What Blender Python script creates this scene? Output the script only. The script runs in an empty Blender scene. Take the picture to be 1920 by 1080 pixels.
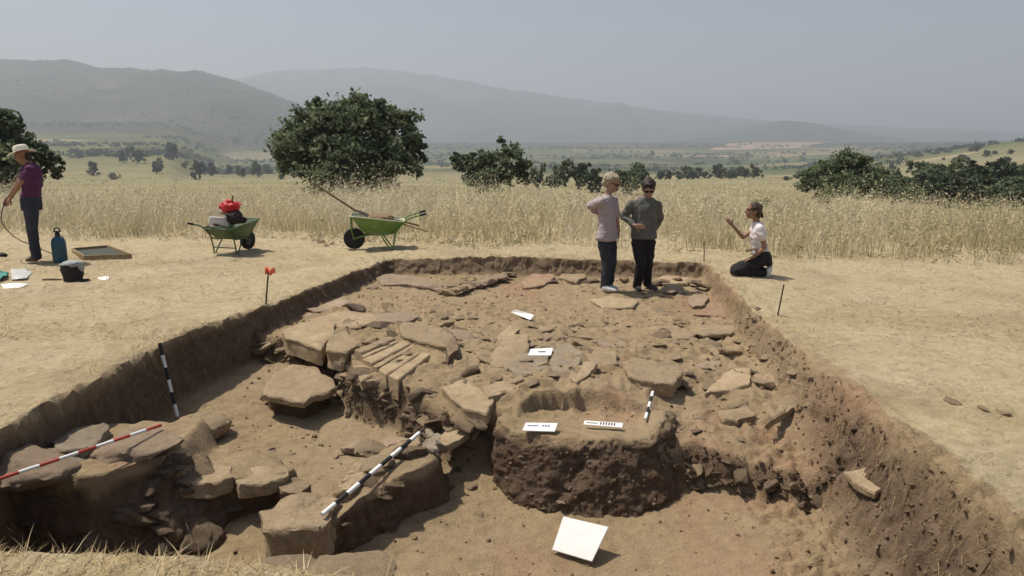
import bpy, bmesh, math, random
import numpy as np
from mathutils import Vector, Matrix, Quaternion

R = math.radians
scene = bpy.context.scene
COL = scene.collection

# ---------------------------------------------------------------- camera, sky, sun, exposure
HAZE = 0.00031                    # air density per metre
CAM_H = 1.85                      # metres above the ground between the two long trench edges
FPX = 1400.0                      # focal length in pixels of the 1920 px wide photograph
PITCH = math.atan(278.0 / FPX)    # looking slightly down
cam_d = bpy.data.cameras.new('camera')
cam = bpy.data.objects.new('camera', cam_d); COL.objects.link(cam)
cam.location = (0, 0, CAM_H)
cam.rotation_euler = (R(90) - PITCH, 0, 0)
cam_d.sensor_width = 36.0; cam_d.lens = 36.0 * FPX / 1920.0
cam_d.clip_start = 0.05; cam_d.clip_end = 40000
scene.camera = cam

SUN_EL, SUN_AZ = R(64), R(-72)    # azimuth from +Y, positive to the right: left of and slightly beyond the trench
sun_dir = Vector((math.sin(SUN_AZ) * math.cos(SUN_EL), math.cos(SUN_AZ) * math.cos(SUN_EL), math.sin(SUN_EL)))
world = bpy.data.worlds.new('World'); scene.world = world; world.use_nodes = True
wn = world.node_tree; wn.nodes.clear()
sky = wn.nodes.new('ShaderNodeTexSky'); sky.sky_type = 'NISHITA'; sky.sun_disc = False
sky.sun_elevation = SUN_EL; sky.sun_rotation = SUN_AZ
sky.air_density = 1.0; sky.dust_density = 2.5; sky.ozone_density = 1.0; sky.altitude = 0
bg = wn.nodes.new('ShaderNodeBackground'); bg.inputs['Strength'].default_value = 0.088
wo = wn.nodes.new('ShaderNodeOutputWorld')
wn.links.new(sky.outputs[0], bg.inputs['Color']); wn.links.new(bg.outputs[0], wo.inputs['Surface'])
sl = bpy.data.lights.new('sun', 'SUN'); sl.energy = 4.4; sl.angle = R(1.2); sl.color = (1.0, 0.93, 0.82)
sun = bpy.data.objects.new('sun', sl); COL.objects.link(sun)
sun.rotation_euler = sun_dir.to_track_quat('Z', 'Y').to_euler()

scene.view_settings.view_transform = 'Standard'; scene.view_settings.look = 'None'
scene.view_settings.exposure = 0.24; scene.view_settings.gamma = 1.0
scene.view_settings.use_curve_mapping = False
scene.render.engine = 'CYCLES'
cy = scene.cycles
cy.use_denoising = True
try: cy.denoiser = 'OPENIMAGEDENOISE'
except Exception: pass
cy.use_adaptive_sampling = True; cy.adaptive_threshold = 0.02
cy.max_bounces = 6; cy.diffuse_bounces = 4; cy.glossy_bounces = 2; cy.transmission_bounces = 2
cy.volume_bounces = 0; cy.transparent_max_bounces = 6
cy.caustics_reflective = False; cy.caustics_refractive = False
cy.sample_clamp_indirect = 4.0

# ---------------------------------------------------------------- measuring helpers
_c, _s = math.cos(PITCH), math.sin(PITCH)
def ray(px, py):
    v = (540.0 - py) / FPX
    return Vector(((px - 960.0) / FPX, _c + v * _s, v * _c - _s))
GX, GZ = [-30.0, -3.5, 0.0, 3.0, 12.0, 30.0], [-0.10, -0.05, 0.0, -0.12, -0.45, -0.6]   # the ground falls gently to both sides
def gz(x): return np.interp(x, GX, GZ)
def P(px, py, z):                  # the world point at height z that was measured at this photo pixel
    d = ray(px, py); t = (z - CAM_H) / d.z
    return Vector((d.x * t, d.y * t, z))
def PG(px, py):                    # on the (gently falling) ground
    z = 0.0
    for _ in range(12): p = P(px, py, z); z = float(gz(p.x))
    return P(px, py, z)
def PD(px, py, Y):                 # at distance Y
    d = ray(px, py); t = Y / d.y
    return Vector((d.x * t, Y, CAM_H + d.z * t))
def ppm(p):                        # photo pixels per metre at a point
    return FPX / (p.y * _c - (p.z - CAM_H) * _s)

# ---------------------------------------------------------------- numpy noise
def _hash(i, j, k, seed):
    h = (i.astype(np.int64) * 374761393 + j.astype(np.int64) * 668265263 + k.astype(np.int64) * 2147483647 + seed * 974711) & 0xFFFFFFFF
    h = ((h ^ (h >> 13)) * 1274126177) & 0xFFFFFFFF
    h = ((h ^ (h >> 15)) * 2246822519) & 0xFFFFFFFF
    h = h ^ (h >> 16)
    return (h & 0xFFFFFF).astype(np.float64) / 0x7FFFFF - 1.0
def vnoise(p, seed=0):
    p = np.asarray(p, float)
    f0 = np.floor(p); i = f0.astype(np.int64); f = p - f0
    u = f * f * f * (f * (f * 6 - 15) + 10)
    out = 0
    for dx in (0, 1):
        wx = u[:, 0] if dx else 1 - u[:, 0]
        for dy in (0, 1):
            wy = u[:, 1] if dy else 1 - u[:, 1]
            for dz in (0, 1):
                wz = u[:, 2] if dz else 1 - u[:, 2]
                out = out + wx * wy * wz * _hash(i[:, 0] + dx, i[:, 1] + dy, i[:, 2] + dz, seed)
    return out
def fbm(p, octv=4, seed=0, gain=0.5):
    p = np.asarray(p, float); a, tot, o = 1.0, 0.0, 0
    for k in range(octv):
        o = o + a * vnoise(p * (2.03 ** k) + 17.3 * k, seed + k); tot += a; a *= gain
    return o / tot
def ridged(p, octv=3, seed=0):
    p = np.asarray(p, float); a, tot, o = 1.0, 0.0, 0
    for k in range(octv):
        o = o + a * (1 - np.abs(vnoise(p * (2.1 ** k) + 9.1 * k, seed + k)) * 2); tot += a; a *= 0.5
    return o / tot
def sstep(a, b, x):
    t = np.clip((np.asarray(x, float) - a) / (b - a), 0, 1); return t * t * (3 - 2 * t)

# ---------------------------------------------------------------- mesh helpers
def np_mesh(name, verts, quads=None, tris=None, smooth=True, attrs=None):
    me = bpy.data.meshes.new(name)
    verts = np.asarray(verts, np.float32)
    q = np.asarray(quads if quads is not None else np.zeros((0, 4)), np.int32).reshape(-1, 4)
    t = np.asarray(tris if tris is not None else np.zeros((0, 3)), np.int32).reshape(-1, 3)
    me.vertices.add(len(verts)); me.vertices.foreach_set('co', verts.ravel())
    idx = np.concatenate([q.ravel(), t.ravel()])
    me.loops.add(len(idx)); me.loops.foreach_set('vertex_index', idx)
    n = len(q) + len(t); me.polygons.add(n)
    st = np.concatenate([np.arange(len(q)) * 4, len(q) * 4 + np.arange(len(t)) * 3]).astype(np.int32)
    me.polygons.foreach_set('loop_start', st)
    me.polygons.foreach_set('use_smooth', np.full(n, bool(smooth)))
    me.update(calc_edges=True); me.validate()
    for k, v in (attrs or {}).items():
        a = me.attributes.new(k, 'FLOAT', 'POINT'); a.data.foreach_set('value', np.asarray(v, np.float32))
    return me

class MB:
    """collects shapes; build() links them as one mesh object"""
    def __init__(self): self.v = []; self.f = []
    def add(self, v, f):
        o = len(self.v); self.v += [tuple(x) for x in v]; self.f += [tuple(i + o for i in g) for g in f]; return self
    def box(self, c, s, rot=None, bev=0.0):
        sx, sy, sz = s[0] / 2, s[1] / 2, s[2] / 2
        bm = bmesh.new(); bmesh.ops.create_cube(bm, size=1.0)
        for v in bm.verts: v.co = Vector((v.co.x * s[0], v.co.y * s[1], v.co.z * s[2]))
        if bev > 0: bmesh.ops.bevel(bm, geom=list(bm.edges), offset=bev, segments=2, affect='EDGES', profile=0.6)
        m = (rot if rot is not None else Matrix.Identity(3)); m = m.to_3x3()
        bm.verts.ensure_lookup_table()
        vs = [m @ v.co + Vector(c) for v in bm.verts]; fs = [[v.index for v in f.verts] for f in bm.faces]
        bm.free(); return self.add(vs, fs)
    def tube(self, pts, rad, n=8, cap=True, squash=1.0, up=None):
        pts = [Vector(p) for p in pts]; m = len(pts)
        rads = [rad] * m if not hasattr(rad, '__len__') else list(rad)
        vs, fs = [], []; nrm = None
        for i, p in enumerate(pts):
            t = (pts[min(i + 1, m - 1)] - pts[max(i - 1, 0)]).normalized()
            if nrm is None:
                a = Vector(up) if up is not None else (Vector((0, 0, 1)) if abs(t.z) < 0.9 else Vector((1, 0, 0)))
                nrm = (a - t * a.dot(t)).normalized()
            else: nrm = (nrm - t * nrm.dot(t)).normalized()
            b = t.cross(nrm)
            for k in range(n):
                an = 2 * math.pi * k / n
                vs.append(p + nrm * math.cos(an) * rads[i] + b * math.sin(an) * rads[i] * squash)
        for i in range(m - 1):
            for k in range(n):
                a, b2 = i * n + k, i * n + (k + 1) % n
                fs.append((a, b2, b2 + n, a + n))
        if cap:
            fs.append(tuple(reversed(range(n)))); fs.append(tuple((m - 1) * n + k for k in range(n)))
        return self.add(vs, fs)
    def lathe(self, prof, c=(0, 0, 0), n=24, axis='Z'):
        vs, fs = [], []; c = Vector(c)
        for r, h in prof:
            for k in range(n):
                a = 2 * math.pi * k / n; p = (r * math.cos(a), r * math.sin(a), h)
                if axis == 'Y': p = (p[0], p[2], p[1])
                if axis == 'X': p = (p[2], p[0], p[1])
                vs.append(c + Vector(p))
        for i in range(len(prof) - 1):
            for k in range(n):
                a, b = i * n + k, i * n + (k + 1) % n
                fs.append((a, b, b + n, a + n))
        fs.append(tuple(reversed(range(n)))); fs.append(tuple((len(prof) - 1) * n + k for k in range(n)))
        return self.add(vs, fs)
    def ball(self, c, r, rot=None, sub=2):
        r = r if hasattr(r, '__len__') else (r, r, r)
        bm = bmesh.new(); bmesh.ops.create_icosphere(bm, subdivisions=sub, radius=1.0)
        m = (rot if rot is not None else Matrix.Identity(3)).to_3x3()
        bm.verts.ensure_lookup_table()
        vs = [m @ Vector((v.co.x * r[0], v.co.y * r[1], v.co.z * r[2])) + Vector(c) for v in bm.verts]
        fs = [[v.index for v in f.verts] for f in bm.faces]; bm.free(); return self.add(vs, fs)
    def limb(self, a, b, ra, rb, n=14):           # tapered capsule
        a, b = Vector(a), Vector(b)
        self.ball(a, ra, sub=2); self.ball(b, rb, sub=2)
        return self.tube([a, b], [ra, rb], n)
    def mesh(self, name, smooth=False, angle=None):
        me = bpy.data.meshes.new(name); me.from_pydata([tuple(v) for v in self.v], [], self.f); me.validate(); me.update()
        bm = bmesh.new(); bm.from_mesh(me); bmesh.ops.recalc_face_normals(bm, faces=bm.faces); bm.to_mesh(me); bm.free()
        if smooth:
            for p in me.polygons: p.use_smooth = True
            if angle: me.set_sharp_from_angle(angle=R(angle))
        return me
    def build(self, name, mat, parent=None, smooth=True, angle=40):
        return obj(name, self.mesh(name, smooth, angle), mat, parent)

def obj(name, me, mat=None, parent=None):
    o = bpy.data.objects.new(name, me); COL.objects.link(o)
    if mat is not None and me is not None:
        if len(me.materials) == 0: me.materials.append(mat)
    if parent is not None: o.parent = parent
    return o
def tag(o, label=None, cat=None, group=None, kind=None):
    if label: o['label'] = label
    if cat: o['category'] = cat
    if group: o['group'] = group
    if kind: o['kind'] = kind
    return o
def empty(name, loc, label, cat, group=None, rz=0.0):
    o = bpy.data.objects.new(name, None); COL.objects.link(o); o.location = loc; o.rotation_euler = (0, 0, rz)
    o.empty_display_size = 0.1
    return tag(o, label, cat, group)

# ---------------------------------------------------------------- materials
class NT:
    def __init__(self, name):
        self.m = bpy.data.materials.new(name); self.m.use_nodes = True
        self.t = self.m.node_tree; self.b = self.t.nodes['Principled BSDF']
        self.b.inputs['Specular IOR Level'].default_value = 0.25
        self.tc = self.t.nodes.new('ShaderNodeTexCoord')
    def n(self, t): return self.t.nodes.new(t)
    def l(self, a, b): self.t.links.new(a, b)
    def noise(self, scale, detail=4, rough=0.55, co=None, dist=0.0, stretch=None):
        x = self.n('ShaderNodeTexNoise'); x.inputs['Scale'].default_value = scale
        x.inputs['Detail'].default_value = detail; x.inputs['Roughness'].default_value = rough
        x.inputs['Distortion'].default_value = dist
        src = co if co is not None else self.tc.outputs['Object']
        if stretch:
            mp = self.n('ShaderNodeMapping'); mp.inputs['Scale'].default_value = stretch; self.l(src, mp.inputs[0]); src = mp.outputs[0]
        self.l(src, x.inputs['Vector']); return x.outputs['Fac']
    def ramp(self, fac, stops):
        r = self.n('ShaderNodeValToRGB'); e = r.color_ramp.elements
        while len(e) < len(stops): e.new(0.5)
        for k, (p, c) in enumerate(stops):
            e[k].position = p; e[k].color = (*c, 1) if len(c) == 3 else c
        self.l(fac, r.inputs[0]); return r.outputs[0]
    def mix(self, fac, a, b, mode='MIX'):
        x = self.n('ShaderNodeMix'); x.data_type = 'RGBA'; x.blend_type = mode
        for s, k in ((fac, 0), (a, 6), (b, 7)):
            if isinstance(s, (int, float)): x.inputs[k].default_value = s
            elif isinstance(s, tuple): x.inputs[k].default_value = (*s, 1)
            else: self.l(s, x.inputs[k])
        return x.outputs[2]
    def math(self, op, a, b=0.0, clamp=False):
        x = self.n('ShaderNodeMath'); x.operation = op; x.use_clamp = clamp
        for k, s in ((0, a), (1, b)):
            if isinstance(s, (int, float)): x.inputs[k].default_value = s
            else: self.l(s, x.inputs[k])
        return x.outputs[0]
    def attr(self, name):
        x = self.n('ShaderNodeAttribute'); x.attribute_name = name; return x.outputs['Fac']
    def bump(self, h, strength=0.4, dist=0.02, prev=None):
        x = self.n('ShaderNodeBump'); x.inputs['Strength'].default_value = strength; x.inputs['Distance'].default_value = dist
        self.l(h, x.inputs['Height'])
        if prev is not None: self.l(prev, x.inputs['Normal'])
        return x.outputs[0]
    def done(self, col=None, rough=0.9, nrm=None, **kw):
        if col is not None:
            if isinstance(col, tuple): self.b.inputs['Base Color'].default_value = (*col, 1)
            else: self.l(col, self.b.inputs['Base Color'])
        if isinstance(rough, (int, float)): self.b.inputs['Roughness'].default_value = rough
        else: self.l(rough, self.b.inputs['Roughness'])
        if nrm is not None: self.l(nrm, self.b.inputs['Normal'])
        for k, v in kw.items(): self.b.inputs[k].default_value = v
        return self.m

M = {}
def plain(name, col, rough=0.6, var=0.25, scale=14, bump=0.15, metal=0.0, spec=0.3):
    t = NT(name); f = t.noise(scale, 5, 0.6)
    lo = tuple(c * (1 - var) for c in col); hi = tuple(min(1, c * (1 + var)) for c in col)
    c = t.ramp(f, [(0.3, lo), (0.7, hi)])
    m = t.done(c, rough, t.bump(t.noise(scale * 6, 3), bump, 0.004))
    t.b.inputs['Metallic'].default_value = metal; t.b.inputs['Specular IOR Level'].default_value = spec
    M[name] = m; return m

def earth_material():
    t = NT('earth')
    soil, red, dark = t.attr('soil'), t.attr('red'), t.attr('dark')
    n1 = t.noise(0.9, 5, 0.6); n2 = t.noise(9, 6, 0.65); n3 = t.noise(55, 4, 0.6); n4 = t.noise(0.25, 3)
    straw = t.ramp(n2, [(0.25, (0.27, 0.212, 0.126)), (0.5, (0.405, 0.34, 0.224)), (0.75, (0.485, 0.412, 0.28))])
    straw = t.mix(t.math('MULTIPLY', t.math('SUBTRACT', t.ramp(n1, [(0.35, (0, 0, 0)), (0.7, (1, 1, 1))]), 0.0), 0.5), straw, (0.36, 0.265, 0.125))
    straw = t.mix(t.math('MULTIPLY', t.ramp(t.noise(2.6, 5, 0.7), [(0.55, (0, 0, 0)), (0.72, (1, 1, 1))]), 0.45), straw, (0.24, 0.165, 0.085))
    streak = t.noise(30, 3, 0.6, stretch=(1, 4.5, 1), dist=0.6)
    straw = t.mix(t.ramp(streak, [(0.35, (0, 0, 0)), (0.75, (0.6, 0.6, 0.6))]), straw, (0.56, 0.45, 0.26))
    straw = t.mix(t.math('MULTIPLY', t.ramp(t.noise(0.55, 5, 0.65, dist=0.4), [(0.48, (0, 0, 0)), (0.66, (1, 1, 1))]), 0.55), straw, (0.25, 0.188, 0.108))
    straw = t.mix(t.math('MULTIPLY', t.ramp(t.noise(0.8, 5, 0.65), [(0.55, (0, 0, 0)), (0.7, (1, 1, 1))]), 0.4), straw, (0.54, 0.45, 0.30))
    speck = t.ramp(t.noise(17, 5, 0.75), [(0.54, (0, 0, 0)), (0.66, (1, 1, 1))])
    straw = t.mix(t.math('MULTIPLY', speck, t.ramp(t.noise(1.3, 4, 0.6), [(0.38, (0.15, 0.15, 0.15)), (0.62, (0.85, 0.85, 0.85))])), straw, (0.19, 0.14, 0.075))
    fl = t.ramp(n2, [(0.25, (0.185, 0.132, 0.073)), (0.5, (0.295, 0.216, 0.12)), (0.78, (0.385, 0.292, 0.17))])
    fl = t.mix(t.ramp(n1, [(0.35, (0, 0, 0)), (0.65, (0.55, 0.55, 0.55))]), fl, (0.37, 0.278, 0.175))
    fl = t.mix(t.ramp(n3, [(0.5, (0, 0, 0)), (0.8, (0.45, 0.45, 0.45))]), fl, (0.34, 0.25, 0.16))
    rd = t.ramp(n2, [(0.3, (0.25, 0.135, 0.08)), (0.7, (0.38, 0.225, 0.138))])
    fl = t.mix(red, fl, rd)
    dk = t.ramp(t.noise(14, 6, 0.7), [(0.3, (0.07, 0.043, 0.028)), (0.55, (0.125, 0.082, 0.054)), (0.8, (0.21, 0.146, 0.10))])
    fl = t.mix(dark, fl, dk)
    edge = t.math('ADD', soil, t.math('MULTIPLY', t.math('SUBTRACT', t.noise(7, 5, 0.7), 0.5), 1.1))
    col = t.mix(t.ramp(edge, [(0.42, (0, 0, 0)), (0.6, (1, 1, 1))]), straw, fl)
    pit = t.ramp(t.noise(42, 4, 0.7), [(0.36, (1, 1, 1)), (0.5, (0, 0, 0))])
    col = t.mix(t.math('MULTIPLY', t.math('MULTIPLY', pit, soil), 0.28), col, (0.13, 0.085, 0.05))
    h = t.math('ADD', t.math('MULTIPLY', n3, 0.8), t.math('MULTIPLY', t.noise(20, 8, 0.75), 1.4))
    return t.done(col, 0.95, t.bump(h, 0.75, 0.026))

def soil_material(name, stops, sc=12, bstr=0.8):
    t = NT(name); n = t.noise(sc, 7, 0.7)
    c = t.ramp(n, stops)
    c = t.mix(t.ramp(t.noise(2.2, 4), [(0.4, (0, 0, 0)), (0.7, (0.5, 0.5, 0.5))]), c, stops[-1][1])
    h = t.math('ADD', t.noise(26, 6, 0.7), t.math('MULTIPLY', t.noise(70, 3), 0.4))
    M[name] = t.done(c, 0.95, t.bump(h, bstr, 0.03)); return M[name]

def stone_material(name, a, b, c, band=0.0, dust=0.35):
    t = NT(name)
    oi = t.n('ShaderNodeObjectInfo')
    va = t.n('ShaderNodeVectorMath'); va.operation = 'ADD'; t.l(t.tc.outputs['Object'], va.inputs[0])
    t.l(t.math('MULTIPLY', oi.outputs['Random'], 37.0), va.inputs[1]); co = va.outputs[0]
    n = t.noise(6, 6, 0.65, co); f = t.noise(38, 5, 0.7, co)
    col = t.ramp(n, [(0.28, a), (0.52, b), (0.76, c)])
    col = t.mix(t.ramp(f, [(0.35, (0, 0, 0)), (0.75, (0.5, 0.5, 0.5))]), col, tuple(x * 1.25 for x in c))
    col = t.mix(t.ramp(t.noise(3.1, 6, 0.75, co), [(0.56, (0, 0, 0)), (0.68, (dust * 1.6,) * 3)]), col, (0.25, 0.17, 0.09))
    col = t.mix(t.ramp(t.noise(24, 6, 0.75, co), [(0.3, (0.4, 0.4, 0.4)), (0.45, (0, 0, 0))]), col, tuple(x * 0.45 for x in a))
    ge = t.n('ShaderNodeNewGeometry'); sx_ = t.n('ShaderNodeSeparateXYZ'); t.l(ge.outputs['Normal'], sx_.inputs[0])
    upf = t.math('MULTIPLY', t.math('SUBTRACT', sx_.outputs[2], 0.45), 1.6, True)      # trench dust settled on top
    col = t.mix(t.math('MULTIPLY', upf, t.ramp(t.noise(5.0, 6, 0.7, co), [(0.36, (0, 0, 0)), (0.66, (0.75, 0.75, 0.75))])), col, (0.33, 0.242, 0.145))
    hsv = t.n('ShaderNodeHueSaturation'); t.l(col, hsv.inputs['Color'])
    t.l(t.math('ADD', t.math('MULTIPLY', oi.outputs['Random'], 0.35), 0.82), hsv.inputs['Value'])
    col = hsv.outputs[0]
    h = t.math('ADD', t.noise(13, 8, 0.75, co), t.math('MULTIPLY', f, 0.6))
    nr = t.bump(h, 0.85, 0.032)
    if band:
        w = t.noise(4.0, 4, 0.6, co, stretch=(1.0, 1.0, 14.0)); nr = t.bump(w, band, 0.03, nr)
    M[name] = t.done(col, 0.88, nr); return M[name]

M['earth'] = earth_material()
soil_material('pedestal_soil', [(0.3, (0.08, 0.05, 0.034)), (0.5, (0.15, 0.10, 0.066)), (0.66, (0.22, 0.155, 0.105)), (0.85, (0.30, 0.22, 0.155))], 13, 0.9)
soil_material('wall_soil', [(0.3, (0.05, 0.032, 0.02)), (0.55, (0.10, 0.068, 0.042)), (0.8, (0.19, 0.135, 0.085))], 11, 0.9)
soil_material('clod_soil', [(0.3, (0.10, 0.066, 0.042)), (0.55, (0.17, 0.115, 0.072)), (0.8, (0.25, 0.175, 0.11))], 11, 0.5)
soil_material('pale_soil', [(0.3, (0.15, 0.10, 0.055)), (0.55, (0.22, 0.15, 0.082)), (0.8, (0.31, 0.22, 0.13))], 10, 0.7)
stone_material('stone_tan', (0.24, 0.172, 0.10), (0.375, 0.28, 0.17), (0.47, 0.36, 0.23), 0.25)
stone_material('stone_grey', (0.18, 0.145, 0.10), (0.28, 0.232, 0.168), (0.37, 0.315, 0.24), 0.2, 0.4)
stone_material('stone_pink', (0.22, 0.155, 0.105), (0.33, 0.242, 0.168), (0.43, 0.33, 0.245), 0.2, 0.35)
stone_material('stone_dark', (0.07, 0.047, 0.03), (0.135, 0.094, 0.06), (0.21, 0.153, 0.103), 0.2)
stone_material('stone_red', (0.16, 0.09, 0.058), (0.25, 0.155, 0.10), (0.35, 0.235, 0.155), 0.2)

# ================================================================ the ground with the trench cut into it
PLY, PLZ = [-12, 15.5, 19, 24, 32, 47], [0, 0, -.08, -.5, -1.5, -4.2]     # the plateau rolls off behind the grass
random.seed(7); rng = np.random.default_rng(7)
_le = [PG(725, 487), PG(610, 530), PG(500, 575), PG(395, 613), PG(300, 645), PG(130, 742), PG(0, 803)]
_re = [PG(1325, 492), PG(1410, 580), PG(1500, 655), PG(1620, 760), PG(1745, 850), PG(1890, 1000)]
_le.sort(key=lambda p: p.y); _re.sort(key=lambda p: p.y)
def xl(y): return np.interp(y, [p.y for p in _le], [p.x for p in _le])
def xr(y): return np.interp(y, [p.y for p in _re], [p.x for p in _re])
_n0, _n1 = PG(0, 1022), PG(700, 1080)
KN = (_n1.y - _n0.y) / (_n1.x - _n0.x); YN = _n0.y - KN * _n0.x
_f0, _f1 = PG(725, 487), PG(1325, 493)
KF = (_f1.y - _f0.y) / (_f1.x - _f0.x); YF = _f0.y - KF * _f0.x
def kshear(y0): return np.interp(y0, [-12, -2, YN, YF, 20, 30], [0, KN * .5, KN, KF, 0, 0])

class RBF:
    def __init__(self, pts):
        p = np.array([tuple(P(x, y, z)) for x, y, z in pts]); self.c = p[:, :2]; n = len(p)
        d = np.linalg.norm(self.c[:, None] - self.c[None], axis=2)
        A = np.zeros((n + 3, n + 3)); A[:n, :n] = d; A[:n, n] = 1; A[:n, n + 1:] = self.c; A[n, :n] = 1; A[n + 1:, :n] = self.c.T
        A[:n, :n] -= np.eye(n) * 0.05
        self.w = np.linalg.solve(A, np.concatenate([p[:, 2], [0, 0, 0]]))
    def __call__(self, x, y):
        q = np.stack([x, y], -1).reshape(-1, 2); out = np.empty(len(q))
        for i in range(0, len(q), 40000):
            s = q[i:i + 40000]; d = np.linalg.norm(s[:, None] - self.c[None], axis=2)
            out[i:i + 40000] = d @ self.w[:-3] + self.w[-3] + s @ self.w[-2:]
        return out.reshape(np.shape(x))
UP = RBF([(760, 530, -.27), (900, 520, -.28), (1100, 525, -.32), (1280, 525, -.36), (700, 560, -.27), (640, 600, -.27), (900, 580, -.31), (1130, 555, -.33),
          (1380, 600, -.42), (1200, 610, -.40), (1100, 606, -.39), (560, 640, -.28), (700, 650, -.27), (820, 660, -.29), (1000, 680, -.31), (1250, 680, -.36), (1420, 690, -.44),
          (640, 680, -.32), (720, 725, -.36), (1000, 726, -.27), (1100, 722, -.28), (1200, 730, -.35), (1450, 770, -.52), (860, 740, -.36), (1340, 760, -.5),
          (500, 660, -.4), (1520, 790, -.55), (930, 800, -.5), (1100, 790, -.46), (1250, 790, -.5)])
SH = RBF([(1400, 850, -.64), (1300, 860, -.6), (1530, 850, -.64), (1480, 800, -.56), (1300, 800, -.52), (1500, 920, -.72), (1330, 900, -.66)])
LO = RBF([(330, 785, -.72), (480, 770, -.71), (600, 800, -.74), (420, 860, -.76), (600, 880, -.80), (760, 830, -.78), (560, 740, -.70), (880, 900, -.90),
          (860, 1000, -.98), (700, 1040, -1.0), (1000, 1030, -1.03), (1200, 1050, -1.03), (1400, 1000, -.95), (1550, 1000, -.88), (300, 1000, -1.04),
          (1400, 1080, -1.0), (1340, 930, -.90), (1520, 950, -.86), (100, 900, -.95)])
def poly_w(pts): return np.array([tuple(P(*p))[:2] for p in pts])
LOPOLY = np.concatenate([poly_w([(425, 700, -.72), (540, 697, -.70), (640, 735, -.72), (652, 790, -.76), (740, 812, -.78), (800, 856, -.82), (872, 888, -.9), (925, 885, -.92),
    (940, 925, -1.0), (1010, 955, -1.02), (1110, 965, -1.03), (1200, 965, -1.02), (1278, 940, -.96), (1300, 915, -.9), (1400, 926, -.88), (1500, 950, -.86), (1600, 940, -.8)]),
    np.array([[4.5, 5.5], [4.5, 1.0], [-6, 1.0], [-6, 9.0]])])
SHPOLY = poly_w([(1270, 800, -.52), (1400, 790, -.55), (1530, 800, -.55), (1640, 880, -.6), (1640, 960, -.7), (1500, 960, -.72), (1290, 930, -.7), (1260, 880, -.6)])
HOPOLY = poly_w([(972, 752, -.31), (1000, 738, -.31), (1090, 732, -.31), (1165, 742, -.34), (1205, 775, -.40), (1215, 815, -.44), (1200, 860, -.44), (960, 850, -.44), (965, 800, -.42)])
def sdist(x, y, poly):
    q = np.stack([x.ravel(), y.ravel()], -1); best = np.full(len(q), 1e9); inside = np.zeros(len(q), bool)
    n = len(poly)
    for i in range(n):
        a, b = poly[i], poly[(i + 1) % n]; ab = b - a
        t = np.clip(((q - a) @ ab) / (ab @ ab), 0, 1)
        best = np.minimum(best, np.linalg.norm(q - (a + t[:, None] * ab), axis=1))
        c = ((a[1] > q[:, 1]) != (b[1] > q[:, 1])) & (q[:, 0] < (b[0] - a[0]) * (q[:, 1] - a[1]) / (b[1] - a[1] + 1e-12) + a[0])
        inside ^= c
    return np.where(inside, best, -best).reshape(x.shape)          # positive inside
def floor_smooth(X, Y):
    p = np.stack([X.ravel(), Y.ravel(), np.zeros(X.size)], -1)
    wob = (fbm(p * 3.0, 3, 40) * 0.07).reshape(X.shape)
    z = UP(X, Y)
    zs = SH(X, Y); ms = sstep(-.16, .16, sdist(X, Y, SHPOLY) + wob); z = z * (1 - ms) + zs * ms
    mh = sstep(-.015, .018, sdist(X, Y, HOPOLY) + wob * .35); z = z * (1 - mh) + (-.475) * mh
    ml = sstep(-.13, .03, sdist(X, Y, LOPOLY) + wob * .6)
    return z * (1 - ml) + LO(X, Y) * ml, ml, ms

def geo(a, b, d0, d1):                # spacing grows from d0 to d1 going from a to b
    out = [a]; L = abs(b - a); s = 1 if b > a else -1
    while abs(out[-1] - a) < L:
        f = abs(out[-1] - a) / L; out.append(out[-1] + s * (d0 + (d1 - d0) * f))
    return out
rows = sorted(set([round(v, 4) for v in geo(YN, -12, .03, 1.2)[1:] + list(np.arange(YN, YN + .34, .017)) + geo(YN + .34, YF - .3, .0165, .027) +
                   list(np.arange(YF - .28, YF + .03, .012)) + geo(YF + .04, 47, .035, .6)]))
co = ([('l', -a) for a in reversed(geo(0, 46, .03, 2.2)[1:])] + [('l', a) for a in np.arange(0, .26, .0125)] + [('m', f) for f in np.linspace(0, 1, 232)[1:-1]] +
      [('r', a) for a in np.arange(.84, -.001, -.02)] + [('r', -a) for a in geo(0, 46, .03, 2.2)[1:]])
Y0 = np.array(rows); nR, nC = len(Y0), len(co)
XL, XR = xl(Y0), xr(Y0)
Xg = np.empty((nR, nC))
for j, (k, a) in enumerate(co):
    if k == 'l': Xg[:, j] = XL + a
    elif k == 'r': Xg[:, j] = XR - a
    else: Xg[:, j] = (XL + .26) * (1 - a) + (XR - .86) * a
Yg0 = np.repeat(Y0[:, None], nC, 1)
Yg = Yg0 + kshear(Y0)[:, None] * np.clip(Xg, -8, 8)
dl, dr = Xg - XL[:, None], XR[:, None] - Xg
dn, df = Yg0 - YN, YF - Yg0
WR = np.interp(Y0, [3.0, 4.2, 5.5, 7.5, 9.5, 11.5], [.60, .52, .40, .24, .17, .14])[:, None]
p2 = np.stack([Xg.ravel(), Yg.ravel(), np.zeros(Xg.size)], -1)
rag = (fbm(p2 * 2.2, 4, 71) * .05).reshape(Xg.shape)
def ramp01(d, w): return np.clip((d + rag * np.clip(w / .3, .4, 1.0)) / w, 0, 1)
wl = 1 - (1 - ramp01(dl, .16)) ** 2.2; wr_ = ramp01(dr, WR); wr_ = wr_ * .6 + .4 * (1 - (1 - wr_) ** 2)
wnr = 1 - (1 - ramp01(dn, .2)) ** 2; wf = 1 - (1 - ramp01(df, .2)) ** 2
W = wl * wr_ * wnr * wf
ZF, ML, MS = floor_smooth(Xg, Yg)
plate = np.interp(Yg, PLY, PLZ)
ZG = gz(Xg) + plate + (fbm(p2 * .35, 3, 5) * .03).reshape(Xg.shape) * sstep(0, 3, np.maximum(np.maximum(-dl, -dr), np.maximum(-dn, -df)))
Z = ZG * (1 - W) + ZF * W
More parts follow.
